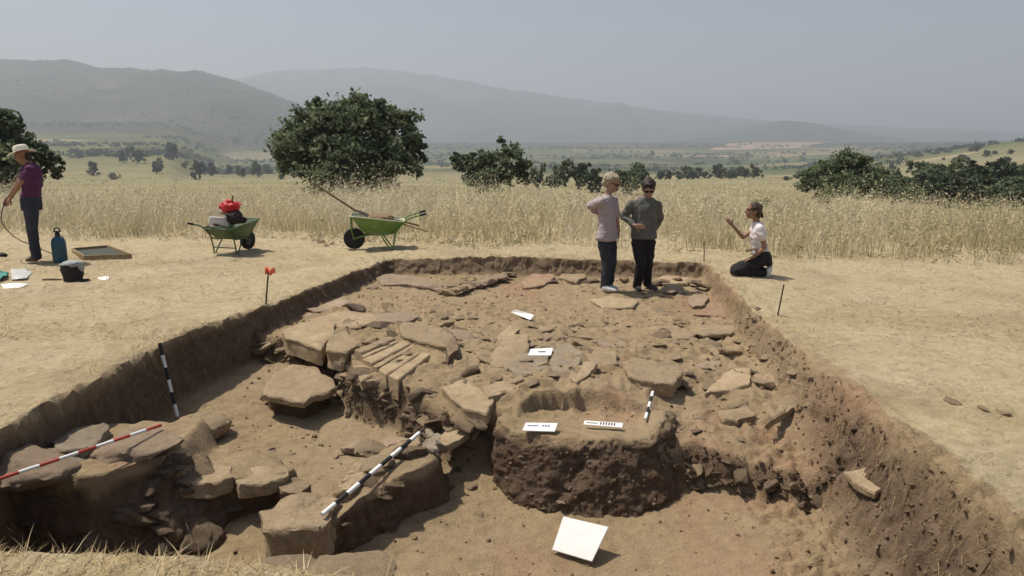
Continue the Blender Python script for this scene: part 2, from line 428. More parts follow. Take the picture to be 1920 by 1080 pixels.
p3 = np.stack([Xg.ravel(), Yg.ravel(), Z.ravel()], -1)
shp = Xg.shape
near = (Yg > 1) & (Yg < 16) & (np.abs(Xg) < 14)
onw = 4 * W * (1 - W); slope_r = onw * (wr_ < .985) * (dr < .9)
cliff = 4 * ML * (1 - ML) * W
amp = .006 + .06 * np.clip(onw + .8 * cliff, 0, 1)
d1 = fbm(p3 * 6.5, 5, 11, .6).reshape(shp); d2 = fbm(p3 * 6.5, 5, 21, .6).reshape(shp); d3 = fbm(p3 * 7.5, 5, 31, .6).reshape(shp)
rub = np.clip(W, 0, 1) * (1 - ML)                                         # the rough upper surface
smoothfar = sstep(9.0, 10.2, Yg) * .55
bumps = (fbm(p3 * 2.3, 5, 51, .6).reshape(shp) * .05 + np.clip(ridged(p3 * 4.6, 5, 61).reshape(shp), -.2, 1) * .055 + fbm(p3 * 17, 3, 65).reshape(shp) * .014) * rub * (1 - smoothfar)
lowb = (fbm(p3 * 2.0, 3, 81).reshape(shp) * .022 + fbm(p3 * 11, 4, 91).reshape(shp) * .010) * ML
turf = (fbm(p3 * 9, 4, 101).reshape(shp) * .026 + np.clip(fbm(p3 * 3.1, 3, 105).reshape(shp), 0, 1) * .03) * (1 - W)
clod = (np.clip(ridged(p3 * 7.0, 5, 111).reshape(shp), 0, 1) * .09 + fbm(p3 * 15, 5, 115, .7).reshape(shp) * .075) * slope_r * sstep(8.5, 5.5, Yg)
lump = (np.sqrt(np.abs(vnoise(p3 * 8.5, 117))) * .09 + np.sqrt(np.abs(vnoise(p3 * 19 + 5, 118))) * .05 + fbm(p3 * 34, 3, 119) * .025).reshape(shp) - .07
clod = clod * .5 + lump * sstep(-.25, .05, dr) * sstep(.95, .7, dr) * sstep(6.6, 5.2, Yg) * (dn > .0) * 1.15
X3 = Xg + d1 * amp * 1.3; Y3 = Yg + d2 * amp * 1.3
Z3 = Z + d3 * amp * .8 + bumps + lowb + turf + clod - .012 * rub
SOIL = np.maximum(sstep(.01, .12, W), sstep(.28, .0, -dr + rag * 2) * sstep(8.5, 6.5, Yg) * .8 * (dr < .5) * (dn > -.5))
SOIL = np.maximum(SOIL, sstep(.28, 0, -np.minimum(np.minimum(dl, dr), np.minimum(dn, df))) * .5)
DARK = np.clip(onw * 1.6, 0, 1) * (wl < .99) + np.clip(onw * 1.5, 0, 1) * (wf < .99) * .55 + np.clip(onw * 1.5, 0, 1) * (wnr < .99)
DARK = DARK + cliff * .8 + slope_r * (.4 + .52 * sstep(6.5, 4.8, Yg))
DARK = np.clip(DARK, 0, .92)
RED = np.zeros(shp)
for px, py, z, r, a in ((985, 545, -.3, .5, .8), (1350, 578, -.4, .7, .75), (1390, 530, -.2, .7, .6), (1440, 850, -.6, .55, .75), (1300, 850, -.6, .35, .5), (1530, 860, -.6, .4, .8), (1610, 790, -.3, .5, .8),
                        (1130, 780, -.45, .3, .6), (1400, 1040, -1, .6, .3), (1000, 1050, -1, .5, .35), (1180, 690, -.35, .4, .4)):
    c = P(px, py, z); RED = np.maximum(RED, a * np.exp(-((Xg - c.x) ** 2 + ((Yg - c.y) * .8) ** 2) / (r * r) * 1.6))
RED *= .6
RED = np.clip(RED + (fbm(p3 * 3.2, 4, 121).reshape(shp)) * .5 * (RED > .05), 0, 1)
V = np.stack([X3.ravel(), Y3.ravel(), Z3.ravel()], -1)
ii = np.arange(nR * nC).reshape(nR, nC)
Q = np.stack([ii[:-1, :-1], ii[:-1, 1:], ii[1:, 1:], ii[1:, :-1]], -1).reshape(-1, 4)
Wq = W.ravel()[Q].mean(1)
inside_q = ((np.minimum(dl, dr) > 0) & (np.minimum(dn, df) > 0)).ravel()[Q].all(1)
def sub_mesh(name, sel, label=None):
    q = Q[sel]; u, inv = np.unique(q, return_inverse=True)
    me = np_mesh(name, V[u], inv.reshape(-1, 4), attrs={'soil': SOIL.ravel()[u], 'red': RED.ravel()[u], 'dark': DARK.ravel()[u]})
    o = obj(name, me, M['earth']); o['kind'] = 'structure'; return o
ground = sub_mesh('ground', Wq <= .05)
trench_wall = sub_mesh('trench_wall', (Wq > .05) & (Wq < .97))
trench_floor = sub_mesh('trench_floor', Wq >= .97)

from mathutils.kdtree import KDTree
_kd = KDTree(nR * nC)
_sel = np.where((V[:, 1] > 1.5) & (V[:, 1] < 17) & (np.abs(V[:, 0]) < 15))[0]
for k in _sel: _kd.insert(V[k], int(k))
_kd2 = KDTree(len(_sel))
for k in _sel: _kd2.insert((V[k][0], V[k][1], 0), int(k))
_kd2.balance()
def zat(x, y):                      # finished surface height
    c, i, d = _kd2.find((x, y, 0)); return float(V[i][2])

# ---------------------------------------------------------------- stones
def resample(poly, n):
    poly = [Vector(p) for p in poly]; L = [0]
    for a, b in zip(poly, poly[1:] + poly[:1]): L.append(L[-1] + (b - a).length)
    out = []
    for k in range(n):
        s = L[-1] * k / n; j = max(i for i in range(len(poly)) if L[i] <= s + 1e-9)
        a, b = poly[j], poly[(j + 1) % len(poly)]; out.append(a.lerp(b, (s - L[j]) / max(1e-9, L[j + 1] - L[j])))
    return out
def slab(name, px, z, th, mat, parent=None, tilt=(0, 0), seed=1, nb=52, rough=.015, top=.012, layers=True, under=.94, lift=None):
    if lift is not None:
        for _ in range(4):
            cc = sum([P(x, y, z) for x, y in px], Vector()) / len(px)
            z = float(UP(np.array([cc.x]), np.array([cc.y]))[0]) + .012 + lift
    pts = [P(x, y, z) for x, y in px]
    c = sum(pts, Vector()) / len(pts)
    ring = np.array([tuple(p - c) for p in resample(pts, nb)])
    prof = [(under, -th)]
    ns = 5 if layers else 3
    rs = random.Random(seed)
    for k in range(1, ns): prof.append((.975 + rs.uniform(-.02, .02), -th + th * k / ns))
    prof += [(1.0, -.022 if th > .05 else -.4 * th), (.985, -.006), (.95, 0), (.8, 0), (.6, 0), (.4, 0), (.2, 0)]
    vs = []
    for sc_, h in prof:
        r = ring * sc_; r[:, 2] = h; vs.append(r)
    vs.append(np.zeros((1, 3)))
    v = np.concatenate(vs)
    v[:, 2] += tilt[0] * v[:, 0] + tilt[1] * v[:, 1]
    sp = v + seed * 13.7
    ntop = (v[:, 2] > -th * .5)
    v0 = v.copy()
    v[:, 0] += (fbm(sp * 6, 5, seed, .62)) * rough * 2.8; v[:, 1] += fbm(sp * 6 + 50, 5, seed + 1, .62) * rough * 2.8
    v[:, 2] += fbm(sp * np.array([6, 6, 3]), 4, seed + 2) * top * 1.6 + ridged(sp * np.array([3, 9, 3]), 2, seed + 5) * top * .8
    m = len(prof); q = []
    for i in range(m - 1):
        for k in range(nb):
            a, b = i * nb + k, i * nb + (k + 1) % nb; q.append((a, b, b + nb, a + nb))
    ctr = m * nb; tr = [((m - 1) * nb + k, (m - 1) * nb + (k + 1) % nb, ctr) for k in range(nb)]
    me = np_mesh(name, v, q, tr, smooth=True); me.set_sharp_from_angle(angle=R(38))
    o = obj(name, me, M[mat], parent); o.location = c; return o

def ray_radius(poly, c, ang):
    best = 0
    d = np.array([math.cos(ang), math.sin(ang)]); n = len(poly)
    for i in range(n):
        a, b = poly[i] - c, poly[(i + 1) % n] - c; e = b - a
        den = d[0] * e[1] - d[1] * e[0]
        if abs(den) < 1e-9: continue
        t = (a[0] * e[1] - a[1] * e[0]) / den; u = (a[0] * d[1] - a[1] * d[0]) / den
        if t > 0 and -1e-6 <= u <= 1 + 1e-6: best = max(best, t)
    return best
def block(name, base, topp, zb, ztop, mat, parent=None, nang=220, nring=46, amp=.05, freq=5.0, seed=1, bulge=.0, topamp=.03):
    """a mass of soil or masonry: star-shaped base and top outlines (world xy), ztop(x, y)"""
    base, topp = np.array(base, float), np.array(topp, float); c = topp.mean(0)
    ang = np.linspace(0, 2 * math.pi, nang, endpoint=False)
    rb = np.array([ray_radius(base, c, a) for a in ang]); rt = np.array([ray_radius(topp, c, a) for a in ang])
    k = np.array([.25, .5, .25]); 
    rb = np.convolve(np.concatenate([rb[-2:], rb, rb[:2]]), np.ones(5) / 5, 'valid'); rt = np.convolve(np.concatenate([rt[-2:], rt, rt[:2]]), np.ones(5) / 5, 'valid')
    rings = []
    cs = np.stack([np.cos(ang), np.sin(ang)], -1)
    for i in range(nring + 1):
        f = i / nring; r = rb * (1 - f) + rt * f + bulge * math.sin(math.pi * f)
        if f > .9: r = r - (f - .9) * .25
        xy = c + cs * r[:, None]; zt = ztop(xy[:, 0], xy[:, 1]); rings.append(np.column_stack([xy, zb + (zt - zb) * f]))
    rl = r
    for s in np.linspace(.95, .04, 24):
        xy = c + cs * (rl * s)[:, None]; rings.append(np.column_stack([xy, ztop(xy[:, 0], xy[:, 1])]))
    v = np.concatenate(rings); m = len(rings)
    side = np.repeat([1.0] * (nring + 1) + [0.0] * 24, nang)
    f = v * freq
    n1 = fbm(f, 6, seed, .68) * 1.25 + fbm(v * 2.3, 2, seed + 2) * 1.1; n2 = np.clip(ridged(f * np.array([1.9, 1.9, 1.1]), 4, seed + 9), -.2, .6)
    rad = v[:, :2] - c; rad = rad / (np.linalg.norm(rad, axis=1, keepdims=True) + 1e-6)
    disp = (n1 * amp + n2 * amp * .45) * side
    v[:, :2] += rad * disp[:, None]
    v[:, 2] += fbm(f + 31, 4, seed + 3) * (amp * .6 * side + topamp * (1 - side)) 
    q = []
    idx = np.arange(m * nang).reshape(m, nang); nx = np.roll(idx, -1, 1)
    q = np.stack([idx[:-1], nx[:-1], nx[1:], idx[1:]], -1).reshape(-1, 4)
    v = np.concatenate([v, [[*c, float(np.mean(v[-nang:, 2]))]]])
    tr = np.stack([idx[-1], nx[-1], np.full(nang, len(v) - 1)], -1)
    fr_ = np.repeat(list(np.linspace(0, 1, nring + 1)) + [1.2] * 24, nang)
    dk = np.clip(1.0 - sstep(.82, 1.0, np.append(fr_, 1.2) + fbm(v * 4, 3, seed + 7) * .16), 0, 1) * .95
    rd = np.clip(fbm(v * 2.2, 3, seed + 8) * .9 - .1, 0, .5)
    return obj(name, np_mesh(name, v, q, tr, attrs={'soil': np.ones(len(v)), 'dark': dk, 'red': rd}), M[mat], parent)

def hull_rock(seed, flat=.55, n=16):
    rs = random.Random(seed); bm = bmesh.new()
    for _ in range(n):
        v = Vector((rs.gauss(0, 1), rs.gauss(0, 1), rs.gauss(0, 1))).normalized() * rs.uniform(.8, 1.05)
        bm.verts.new((max(-.72, min(.72, v.x)) * 1.3, max(-.7, min(.7, v.y)), max(-.6, min(.6, v.z)) * flat))
    bmesh.ops.convex_hull(bm, input=bm.verts)
    for v in [v for v in bm.verts if not v.link_faces]: bm.verts.remove(v)
    bmesh.ops.bevel(bm, geom=list(bm.edges), offset=.045, segments=1, affect='EDGES')
    bmesh.ops.recalc_face_normals(bm, faces=bm.faces)
    me = bpy.data.meshes.new('stone'); bm.to_mesh(me); bm.free(); return me
def boulder_mesh(seed, flat=.7):
    bm = bmesh.new(); bmesh.ops.create_icosphere(bm, subdivisions=4, radius=1)
    v = np.array([tuple(x.co) for x in bm.verts]); rs = np.random.default_rng(seed)
    for _ in range(9):                                   # flat broken faces
        d = rs.normal(size=3); d /= np.linalg.norm(d); h = rs.uniform(.62, .9); s = v @ d
        v -= np.clip(s - h, 0, None)[:, None] * d * .9
    v *= (1 + fbm(v * 1.7 + seed * 5, 5, seed, .62)[:, None] * .28 + ridged(v * 3.4 + seed, 4, seed + 4)[:, None] * .07)
    v[:, 2] *= flat; v[:, 0] *= 1.2
    bm.verts.ensure_lookup_table()
    for k, x in enumerate(bm.verts): x.co = v[k]
    me = bpy.data.meshes.new('stone'); bm.to_mesh(me); bm.free()
    for p in me.polygons: p.use_smooth = True
    me.set_sharp_from_angle(angle=R(50)); return me
STONE_MATS = ['stone_tan', 'stone_tan', 'stone_pink', 'stone_dark', 'stone_tan', 'stone_grey']
HULL = {}
for mname in ('stone_tan', 'stone_pink', 'stone_dark', 'stone_grey', 'stone_red'):
    HULL[mname] = []
    for k in range(5):
        me = hull_rock(100 + k * 7 + len(mname), .32 + .1 * k); me.materials.append(M[mname]); HULL[mname].append(me)
BOULD = {}
for mname in ('stone_tan', 'stone_dark', 'stone_grey', 'stone_pink'):
    BOULD[mname] = []
    for k in range(3):
        me = boulder_mesh(30 + k + len(mname), .62 + .1 * k); me.materials.append(M[mname]); BOULD[mname].append(me)
rs = random.Random(11)
def put_stone(parent, loc, size, mat=None, kind='hull', flat=None, rz=None, tilt=.35, name='stone'):
    mat = mat or rs.choice(STONE_MATS)
    me = rs.choice((HULL if kind == 'hull' else BOULD)[mat])
    o = bpy.data.objects.new(name, me); COL.objects.link(o)
    if parent is not None:
        o.parent = parent; loc = Vector(loc) - parent.location
    o.location = loc
    o.rotation_euler = (rs.uniform(-tilt, tilt), rs.uniform(-tilt, tilt), rs.uniform(0, 6.28) if rz is None else rz)
    s = size * .75; o.scale = (s, s * rs.uniform(.75, 1.1), s * (flat if flat is not None else rs.uniform(.7, 1.1)))
    return o

# embedded slabs: parts of the trench floor
FL = [ # outline px, z, thickness, material, tilt
 ([(531, 619), (584, 602), (626, 608), (630, 622), (602, 651), (564, 638), (533, 630)], -.24, .2, 'stone_tan', (.02, .05)),
 ([(617, 631), (650, 622), (672, 646), (645, 660), (612, 653)], -.26, .2, 'stone_tan', (0, .04)),
 ([(750, 607), (792, 604), (854, 629), (837, 650), (786, 638), (752, 625)], -.24, .15, 'stone_tan', (.03, .02)),
 ([(832, 640), (853, 632), (858, 655), (842, 668)], -.27, .14, 'stone_dark', (0, 0)),
 ([(561, 589), (600, 572), (645, 560), (655, 570), (610, 588)], -.2, .12, 'stone_pink', (.05, .05)),
 ([(580, 600), (640, 585), (700, 588), (720, 605), (660, 612), (610, 612)], -.23, .12, 'stone_tan', (0, .03)),
 ([(700, 590), (760, 585), (790, 595), (750, 606), (712, 602)], -.24, .1, 'stone_pink', (0, .03)),
 ([(912, 668), (955, 632), (990, 630), (992, 655), (955, 688), (920, 684)], -.27, .08, 'stone_tan', (.02, .05)),
 ([(947, 687), (985, 664), (1029, 666), (1025, 690), (988, 708)], -.27, .08, 'stone_grey', (.0, .04)),
 ([(1030, 690), (1035, 655), (1065, 648), (1092, 660), (1088, 680), (1070, 700), (1048, 697)], -.27, .09, 'stone_grey', (0, .03)),
 ([(1073, 707), (1100, 680), (1119, 683), (1105, 700), (1083, 713)], -.29, .07, 'stone_tan', (0, .05)),
 ([(1100, 672), (1120, 655), (1160, 662), (1158, 680), (1125, 686)], -.31, .06, 'stone_tan', (0, .05)),
 ([(1296, 688), (1335, 676), (1353, 682), (1340, 692)], -.36, .05, 'stone_pink', (0, .02)),
 ([(1318, 735), (1372, 690), (1412, 692), (1405, 722), (1360, 730)], -.39, .08, 'stone_tan', (0, .03)),
 ([(1412, 702), (1452, 698), (1474, 714), (1430, 722)], -.41, .08, 'stone_tan', (0, .04)),
 ([(1348, 772), (1402, 763), (1417, 778), (1385, 788), (1355, 786)], -.47, .06, 'stone_tan', (0, .03)),
 ([(814, 821), (848, 801), (890, 798), (882, 813), (842, 834), (816, 836)], -.58, .06, 'stone_tan', (.05, .05)),
 ([(826, 728), (875, 715), (925, 744), (909, 774), (868, 762)], -.34, .15, 'stone_tan', (-.03, .05)),
 ([(901, 729), (945, 714), (974, 725), (960, 735), (915, 739)], -.31, .07, 'stone_tan', (0, .05)),
 ([(1295, 618), (1340, 606), (1390, 612), (1370, 624), (1320, 628)], -.37, .05, 'stone_tan', (0, .02)),
 ([(1220, 616), (1260, 610), (1310, 622), (1290, 634), (1235, 634)], -.34, .07, 'stone_tan', (0, .03)),
 ([(1105, 562), (1150, 556), (1196, 562), (1190, 574), (1130, 576)], -.3, .05, 'stone_tan', (0, .02)),
 ([(1288, 560), (1310, 545), (1328, 556), (1322, 570), (1296, 572)], -.31, .1, 'stone_pink', (0, .02)),
 ([(1232, 522), (1254, 516), (1292, 520), (1290, 531), (1244, 533)], -.27, .1, 'stone_tan', (0, .0)),
 ([(1298, 588), (1340, 570), (1392, 580), (1400, 596), (1350, 592)], -.33, .12, 'stone_red', (.02, .06)),
 ([(978, 528), (1000, 512), (1036, 508), (1040, 522), (1015, 534), (985, 538)], -.2, .12, 'stone_red', (0, .03)),
 ([(1048, 520), (1060, 506), (1096, 508), (1100, 520), (1080, 528)], -.22, .1, 'stone_tan', (0, .0)),
 ([(700, 520), (730, 515), (790, 522), (832, 532), (826, 540), (770, 532), (715, 532)], -.17, .1, 'stone_pink', (0, .05)),
 ([(700, 838), (722, 820), (790, 816), (803, 840), (742, 848)], -.70, .09, 'stone_pink', (0, .03)),
 ([(635, 842), (660, 828), (694, 829), (682, 843)], -.73, .05, 'stone_pink', (0, .0)),
 ([(664, 690), (690, 682), (700, 702), (676, 712)], -.33, .1, 'stone_tan', (0, .1)),
 ([(930, 628), (960, 610), (975, 620), (945, 640)], -.27, .08, 'stone_tan', (.1, .05)),
 ([(860, 600), (905, 594), (930, 604), (895, 614)], -.27, .06, 'stone_tan', (0, .05)),
 ([(1120, 640), (1160, 636), (1180, 648), (1140, 652)], -.33, .05, 'stone_pink', (0, .05)),
]
for k, (px, z, th, m, tl) in enumerate(FL):
    slab('stone_slab', px, z, th, m, trench_floor, tl, seed=200 + k, nb=40, lift=None if z < -.6 or k == 16 else .010 + .009 * (k % 4) + (.035 if th >= .14 else 0))

# loose stones spread over the upper surface, as parts of the trench floor
def scatter_stones(poly_px, z, n, s0, s1, mats=None, sink=.25, flat=None, tilt=.3):
    pw = poly_w([(x, y, z) for x, y in poly_px]); lo, hi = pw.min(0), pw.max(0); c = 0; tries = 0
    while c < n and tries < n * 30:
        tries += 1; x, y = rs.uniform(lo[0], hi[0]), rs.uniform(lo[1], hi[1])
        if sdist(np.array([x]), np.array([y]), pw)[0] < 0: continue
        s = s0 + (s1 - s0) * rs.random() ** 2
        put_stone(trench_floor, (x, y, zat(x, y) + s * .07 - s * sink * .3), s, rs.choice(mats) if mats else None, flat=flat, tilt=tilt); c += 1
scatter_stones([(540, 640), (600, 585), (760, 575), (900, 600), (860, 680), (700, 700), (560, 690)], -.3, 88, .08, .28, ['stone_tan', 'stone_tan', 'stone_pink', 'stone_dark'], flat=.7)
scatter_stones([(850, 690), (900, 620), (1150, 600), (1180, 680), (1000, 730)], -.3, 66, .07, .24, ['stone_tan', 'stone_tan', 'stone_pink'], flat=.6)
scatter_stones([(1180, 740), (1240, 600), (1400, 600), (1480, 720), (1540, 800), (1300, 820)], -.42, 66, .07, .22, ['stone_tan', 'stone_tan', 'stone_pink', 'stone_dark'], flat=.6)
scatter_stones([(900, 600), (1000, 530), (1300, 520), (1380, 590)], -.33, 28, .05, .18, ['stone_tan', 'stone_pink'], flat=.6)
scatter_stones([(700, 800), (860, 730), (960, 750), (930, 880), (820, 850)], -.5, 24, .06, .2, ['stone_tan', 'stone_dark'])
scatter_stones([(400, 790), (640, 770), (760, 830), (600, 900), (420, 870)], -.75, 8, .02, .06)
scatter_stones([(1070, 620), (1090, 598), (1170, 600), (1190, 618)], -.38, 14, .05, .14, ['stone_dark', 'stone_tan'])

# standing things of stone and soil
slab_l = slab('stone_slab', [(487, 733), (514, 700), (546, 686), (590, 688), (632, 722), (620, 733), (583, 741), (571, 752), (504, 740)], -.47, .075, 'stone_tan', None, (.01, .03), 301, 72)
tag(slab_l, 'wide pale flat slab perched over the sunken floor beside the left trench wall', 'stone slab')
mound = block('soil_mound', [tuple(P(x, y, -.72))[:2] for x, y in ((482, 750), (515, 775), (570, 785), (612, 760), (645, 730))] + [(-1.9, 7.35), (-2.5, 7.4)], [tuple(P(x, y, -.53))[:2] for x, y in ((505, 735), (570, 745), (615, 730))] + [(-2.0, 7.25), (-2.35, 7.25)], -.8, lambda x, y: -.545 + 0 * x, 'earth', None, 130, 26, .04, 6, 45, 0, .02)
tag(mound, 'rough lump of soil carrying the wide flat slab at the left', 'soil block')
slab_s = slab('stone_slab', [(658, 700), (666, 686), (690, 679), (708, 692), (718, 710), (684, 714), (660, 708)], -.33, .07, 'stone_pink', None, (0, .05), 302, 48)
tag(slab_s, 'small rounded pale slab capping the little rubble pillar', 'stone slab')
slab_c = slab('stone_slab', [(1165, 680), (1190, 673), (1276, 687), (1281, 697), (1262, 716), (1180, 706)], -.25, .13, 'stone_tan', None, (.0, .04), 303, 60)
tag(slab_c, 'long thick rectangular slab above the short striped scale rod', 'stone slab')
slab_r = slab('stone_slab', [(1436, 788), (1467, 747), (1508, 737), (1530, 748), (1478, 766)], -.40, .05, 'stone_tan', None, (-.05, .18), 304, 48)
tag(slab_r, 'tilted slab with a dark gap under it at the right trench wall', 'stone slab')
slab_w = slab('stone_slab', [(1584, 881), (1638, 880), (1658, 912), (1642, 920), (1600, 899)], -.46, .06, 'stone_tan', None, (.12, .05), 306, 44, .008, .008)
tag(slab_w, 'pale flat stone sticking out of the crumbling right trench slope', 'stone slab')

# block of schist split into parallel layers
lb = empty('layered_stone_block', P(735, 668, -.38), 'ribbed block of split schist layers in the middle of the rubble', 'stone block')
c0, c1, c2, c3 = P(664, 656, -.22), P(733, 630, -.22), P(810, 652, -.22), P(746, 700, -.22)
cuts = [0, .17, .27, .48, .58, .80, 1.0]
for k in range(6):
    f0, f1 = cuts[k] + .004, cuts[k + 1] - .006
    a, b, c_, d = c0.lerp(c3, f0), c1.lerp(c2, f0), c1.lerp(c2, f1), c0.lerp(c3, f1)
    ext = rs.uniform(-.10, .06); b2, c2b = b + (b - a) * ext, c_ + (c_ - d) * ext; a2, d2 = a - (b - a) * rs.uniform(0, .08), d - (b - a) * rs.uniform(0, .12)
    mbk = MB(); top = rs.uniform(-.012, .012) - .012 * k; bot = -.26
    n = 9; vs = []; fs = []
    for i in range(n):
        f = i / (n - 1); pl, pr = a2.lerp(b2, f), d2.lerp(c2b, f)
        j = rs.uniform(-.006, .006); pr2 = pr.lerp(pl, .07); pl2 = pl.lerp(pr, .06)
        vs += [pl + Vector((0, 0, bot)), pl + Vector((j, 0, top - .012)), pl2 + Vector((j, 0, top + rs.uniform(-.004, .004))), pr2 + Vector((j, 0, top + rs.uniform(-.004, .004))), pr + Vector((j, 0, top - .012)), pr + Vector((0, 0, bot))]
    for i in range(n - 1):
        for q in range(5): fs.append((i * 6 + q, i * 6 + q + 1, i * 6 + q + 7, i * 6 + q + 6))
    fs += [(0, 1, 2, 3, 4, 5), tuple((n - 1) * 6 + q for q in (5, 4, 3, 2, 1, 0))]
    mbk.add([v - lb.location for v in vs], fs); mbk.build('layer', M['stone_tan'], lb, True, 25)

# stone on its own by the left pole
st = put_stone(None, P(368, 806, -.68), .36, 'stone_tan', 'bould', .9, .4, .1, 'block_of_stone')
tag(st, 'squat pale stone standing on the floor at the foot of the upright pole', 'stone')

# -------- the soil pedestal with its label boards
pb = [P(*p) for p in [(926, 930, -1.03), (952, 962, -1.04), (1010, 982, -1.04), (1110, 992, -1.04), (1200, 992, -1.04), (1268, 978, -1.03), (1294, 952, -1.02), (1290, 915, -.98)]]
pt = [P(*p) for p in [(938, 800, -.44), (975, 813, -.44), (1050, 820, -.44), (1130, 826, -.44), (1195, 823, -.44), (1246, 808, -.44), (1258, 775, -.44)]]
pb2 = [tuple(p)[:2] for p in pb] + [(1.6, 6.2), (1.3, 6.5), (.2, 6.5), (-.2, 6.2)]
pt2 = [tuple(p)[:2] for p in pt] + [(1.35, 6.2), (.9, 6.3), (.2, 6.3), (-.08, 6.15)]
def ped_top(x, y):
    lft = sstep(.08, -.1, x) * .05; rgt = sstep(1.02, 1.16, x) * .07
    return -.435 + (lft + rgt) * sstep(5.45, 5.75, y) - .12 * sstep(5.9, 6.15, y)
ped = empty('soil_pedestal', (.5, 5.6, -1.0), 'dark crumbly soil pedestal left standing in the trench, hollowed on top', 'soil block')
pm = block('soil_core', pb2, pt2, -1.1, ped_top, 'earth', ped, 320, 64, .05, 6.5, 5, .02, .014)
pm.matrix_parent_inverse = Matrix.Translation(-ped.location)
for k in range(26):
    f = rs.random(); i = min(6, int(f * 7)); ff = f * 7 - i
    a = pb[i].lerp(pb[i + 1], ff); b = pt[min(i, 5)].lerp(pt[min(i, 5) + 1], ff); g = rs.uniform(.1, .9)
    put_stone(ped, a.lerp(b, g) + Vector((0, .03, 0)), rs.uniform(.035, .085), rs.choice(['stone_dark', 'stone_pink', 'stone_grey']), name='stone')

# -------- front-left wall
fw = empty('stone_wall', (-2.6, 5.2, -1.0), 'shaded rubble stone wall in the lower left corner of the trench', 'stone wall')
wb = [tuple(P(*p))[:2] for p in [(-120, 1010, -1.05), (100, 1055, -1.05), (330, 1050, -1.05), (480, 990, -1.03), (560, 930, -.95), (590, 905, -.85)]] + [(-1.85, 5.75), (-2.4, 5.95), (-3.5, 5.9)]
wt = [tuple(P(*p))[:2] for p in [(-120, 930, -.45), (60, 905, -.45), (170, 905, -.45), (300, 880, -.5), (330, 905, -.62), (440, 905, -.66), (530, 900, -.70), (560, 900, -.72)]] + [(-1.95, 5.65), (-2.45, 5.8), (-3.4, 5.75)]
def fw_top(x, y): return -.40 - .20 * sstep(-2.55, -2.38, x) - .05 * sstep(-2.2, -1.8, x)
wm = block('rubble_core', wb, wt, -1.12, fw_top, 'earth', fw, 260, 46, .06, 5.0, 15, .0, .025)
wm.matrix_parent_inverse = Matrix.Translation(-fw.location)
def face_stone(px, py, z, size, mat='stone_dark', flat=.8, kind='bould', rz=None, tilt=.25, parent=None):
    b_ = 0.05 if z > -.58 else .25
    return put_stone(parent or fw, P(px, py, z) + Vector((0, b_, 0)), size * .92, mat, kind, flat, rz, tilt)
for a in [(45, 880, -.36, .46, 'stone_pink', .5), (240, 850, -.40, .44, 'stone_pink', .62), (140, 888, -.47, .28, 'stone_grey', .6), (300, 875, -.52, .26, 'stone_dark', .7),
          (180, 925, -.64, .3), (95, 930, -.62, .3), (330, 915, -.64, .26), (-30, 880, -.5, .4, 'stone_grey', .6)]:
    face_stone(*a)
for px, z, th, m in [([(322, 880), (360, 866), (432, 876), (440, 892), (400, 905), (335, 905)], -.6, .12, 'stone_tan'),
                     ([(436, 892), (470, 876), (538, 880), (540, 892), (500, 908), (450, 910)], -.64, .11, 'stone_tan'),
                     ([(520, 905), (556, 898), (584, 910), (560, 926), (525, 922)], -.70, .1, 'stone_dark')]:
    o = slab('stone', px, z, th, m, None, (0, .04), 330 + len(px) * 3 + int(px[0][0]), 40); o.location -= fw.location; o.parent = fw
cap = slab('stone', [(97, 828), (120, 802), (180, 793), (203, 800), (196, 822), (150, 846), (108, 846)], -.33, .15, 'stone_grey', None, (0, .0), 345, 48, .02, .02)
tag(cap, 'grey weathered boulder lying loose on the wall behind the red and white pole', 'stone'); cap.name = 'loose_stone'

def bury_stones(mesh_obj, parent, n, s0, s1, mats, ymax=-.35, zr=(-1.05, -.5), kind=None):
    vs_ = [v for v in mesh_obj.data.vertices if v.normal.y < ymax and zr[0] < v.co.z < zr[1]]
    for _ in range(n):
        v = rs.choice(vs_); s_ = s0 + (s1 - s0) * rs.random() ** 1.5
        put_stone(parent, v.co - v.normal * s_ * .26, s_, rs.choice(mats), kind or rs.choice(['hull', 'bould']), .75, tilt=.3)
bury_stones(wm, fw, 26, .10, .24, ['stone_dark'])
# -------- wall stub under the long black and white pole
sw = empty('wall_stub', (-1.0, 5.1, -1.0), 'steep stub of masonry with the long black and white pole on it', 'stone wall')
sb = [tuple(P(*p))[:2] for p in [(486, 1040, -1.02), (585, 1068, -1.03), (680, 1030, -1.03), (770, 990, -1.02), (846, 956, -1.0), (838, 905, -.92)]] + [(-.62, 5.95), (-.95, 5.95), (-1.2, 5.5), (-1.62, 4.95)]
stp = [tuple(P(*p))[:2] for p in [(510, 978, -.68), (600, 982, -.66), (650, 945, -.62), (740, 890, -.57), (808, 862, -.55), (812, 838, -.53)]] + [(-.75, 5.8), (-.98, 5.7), (-1.2, 5.25), (-1.5, 4.85)]
def sw_top(x, y): return np.clip(-.68 + .16 * (y - 4.6) / 1.1, -.72, -.50) - .05 * sstep(-.95, -1.25, x - .3 * (y - 5.0)) 
sm_ = block('rubble_core', sb, stp, -1.12, sw_top, 'earth', sw, 260, 48, .055, 5.0, 25, .0, .022)
sm_.matrix_parent_inverse = Matrix.Translation(-sw.location)
for a in [(700, 900, -.60, .2, 'stone_tan', .6), (765, 858, -.57, .2, 'stone_dark', .8), (655, 932, -.64, .18, 'stone_tan', .6), (690, 870, -.62, .2, 'stone_tan', .6)]:
    face_stone(*a, parent=sw)
bury_stones(sm_, sw, 12, .08, .2, ['stone_dark'], .0, (-1.0, -.56))
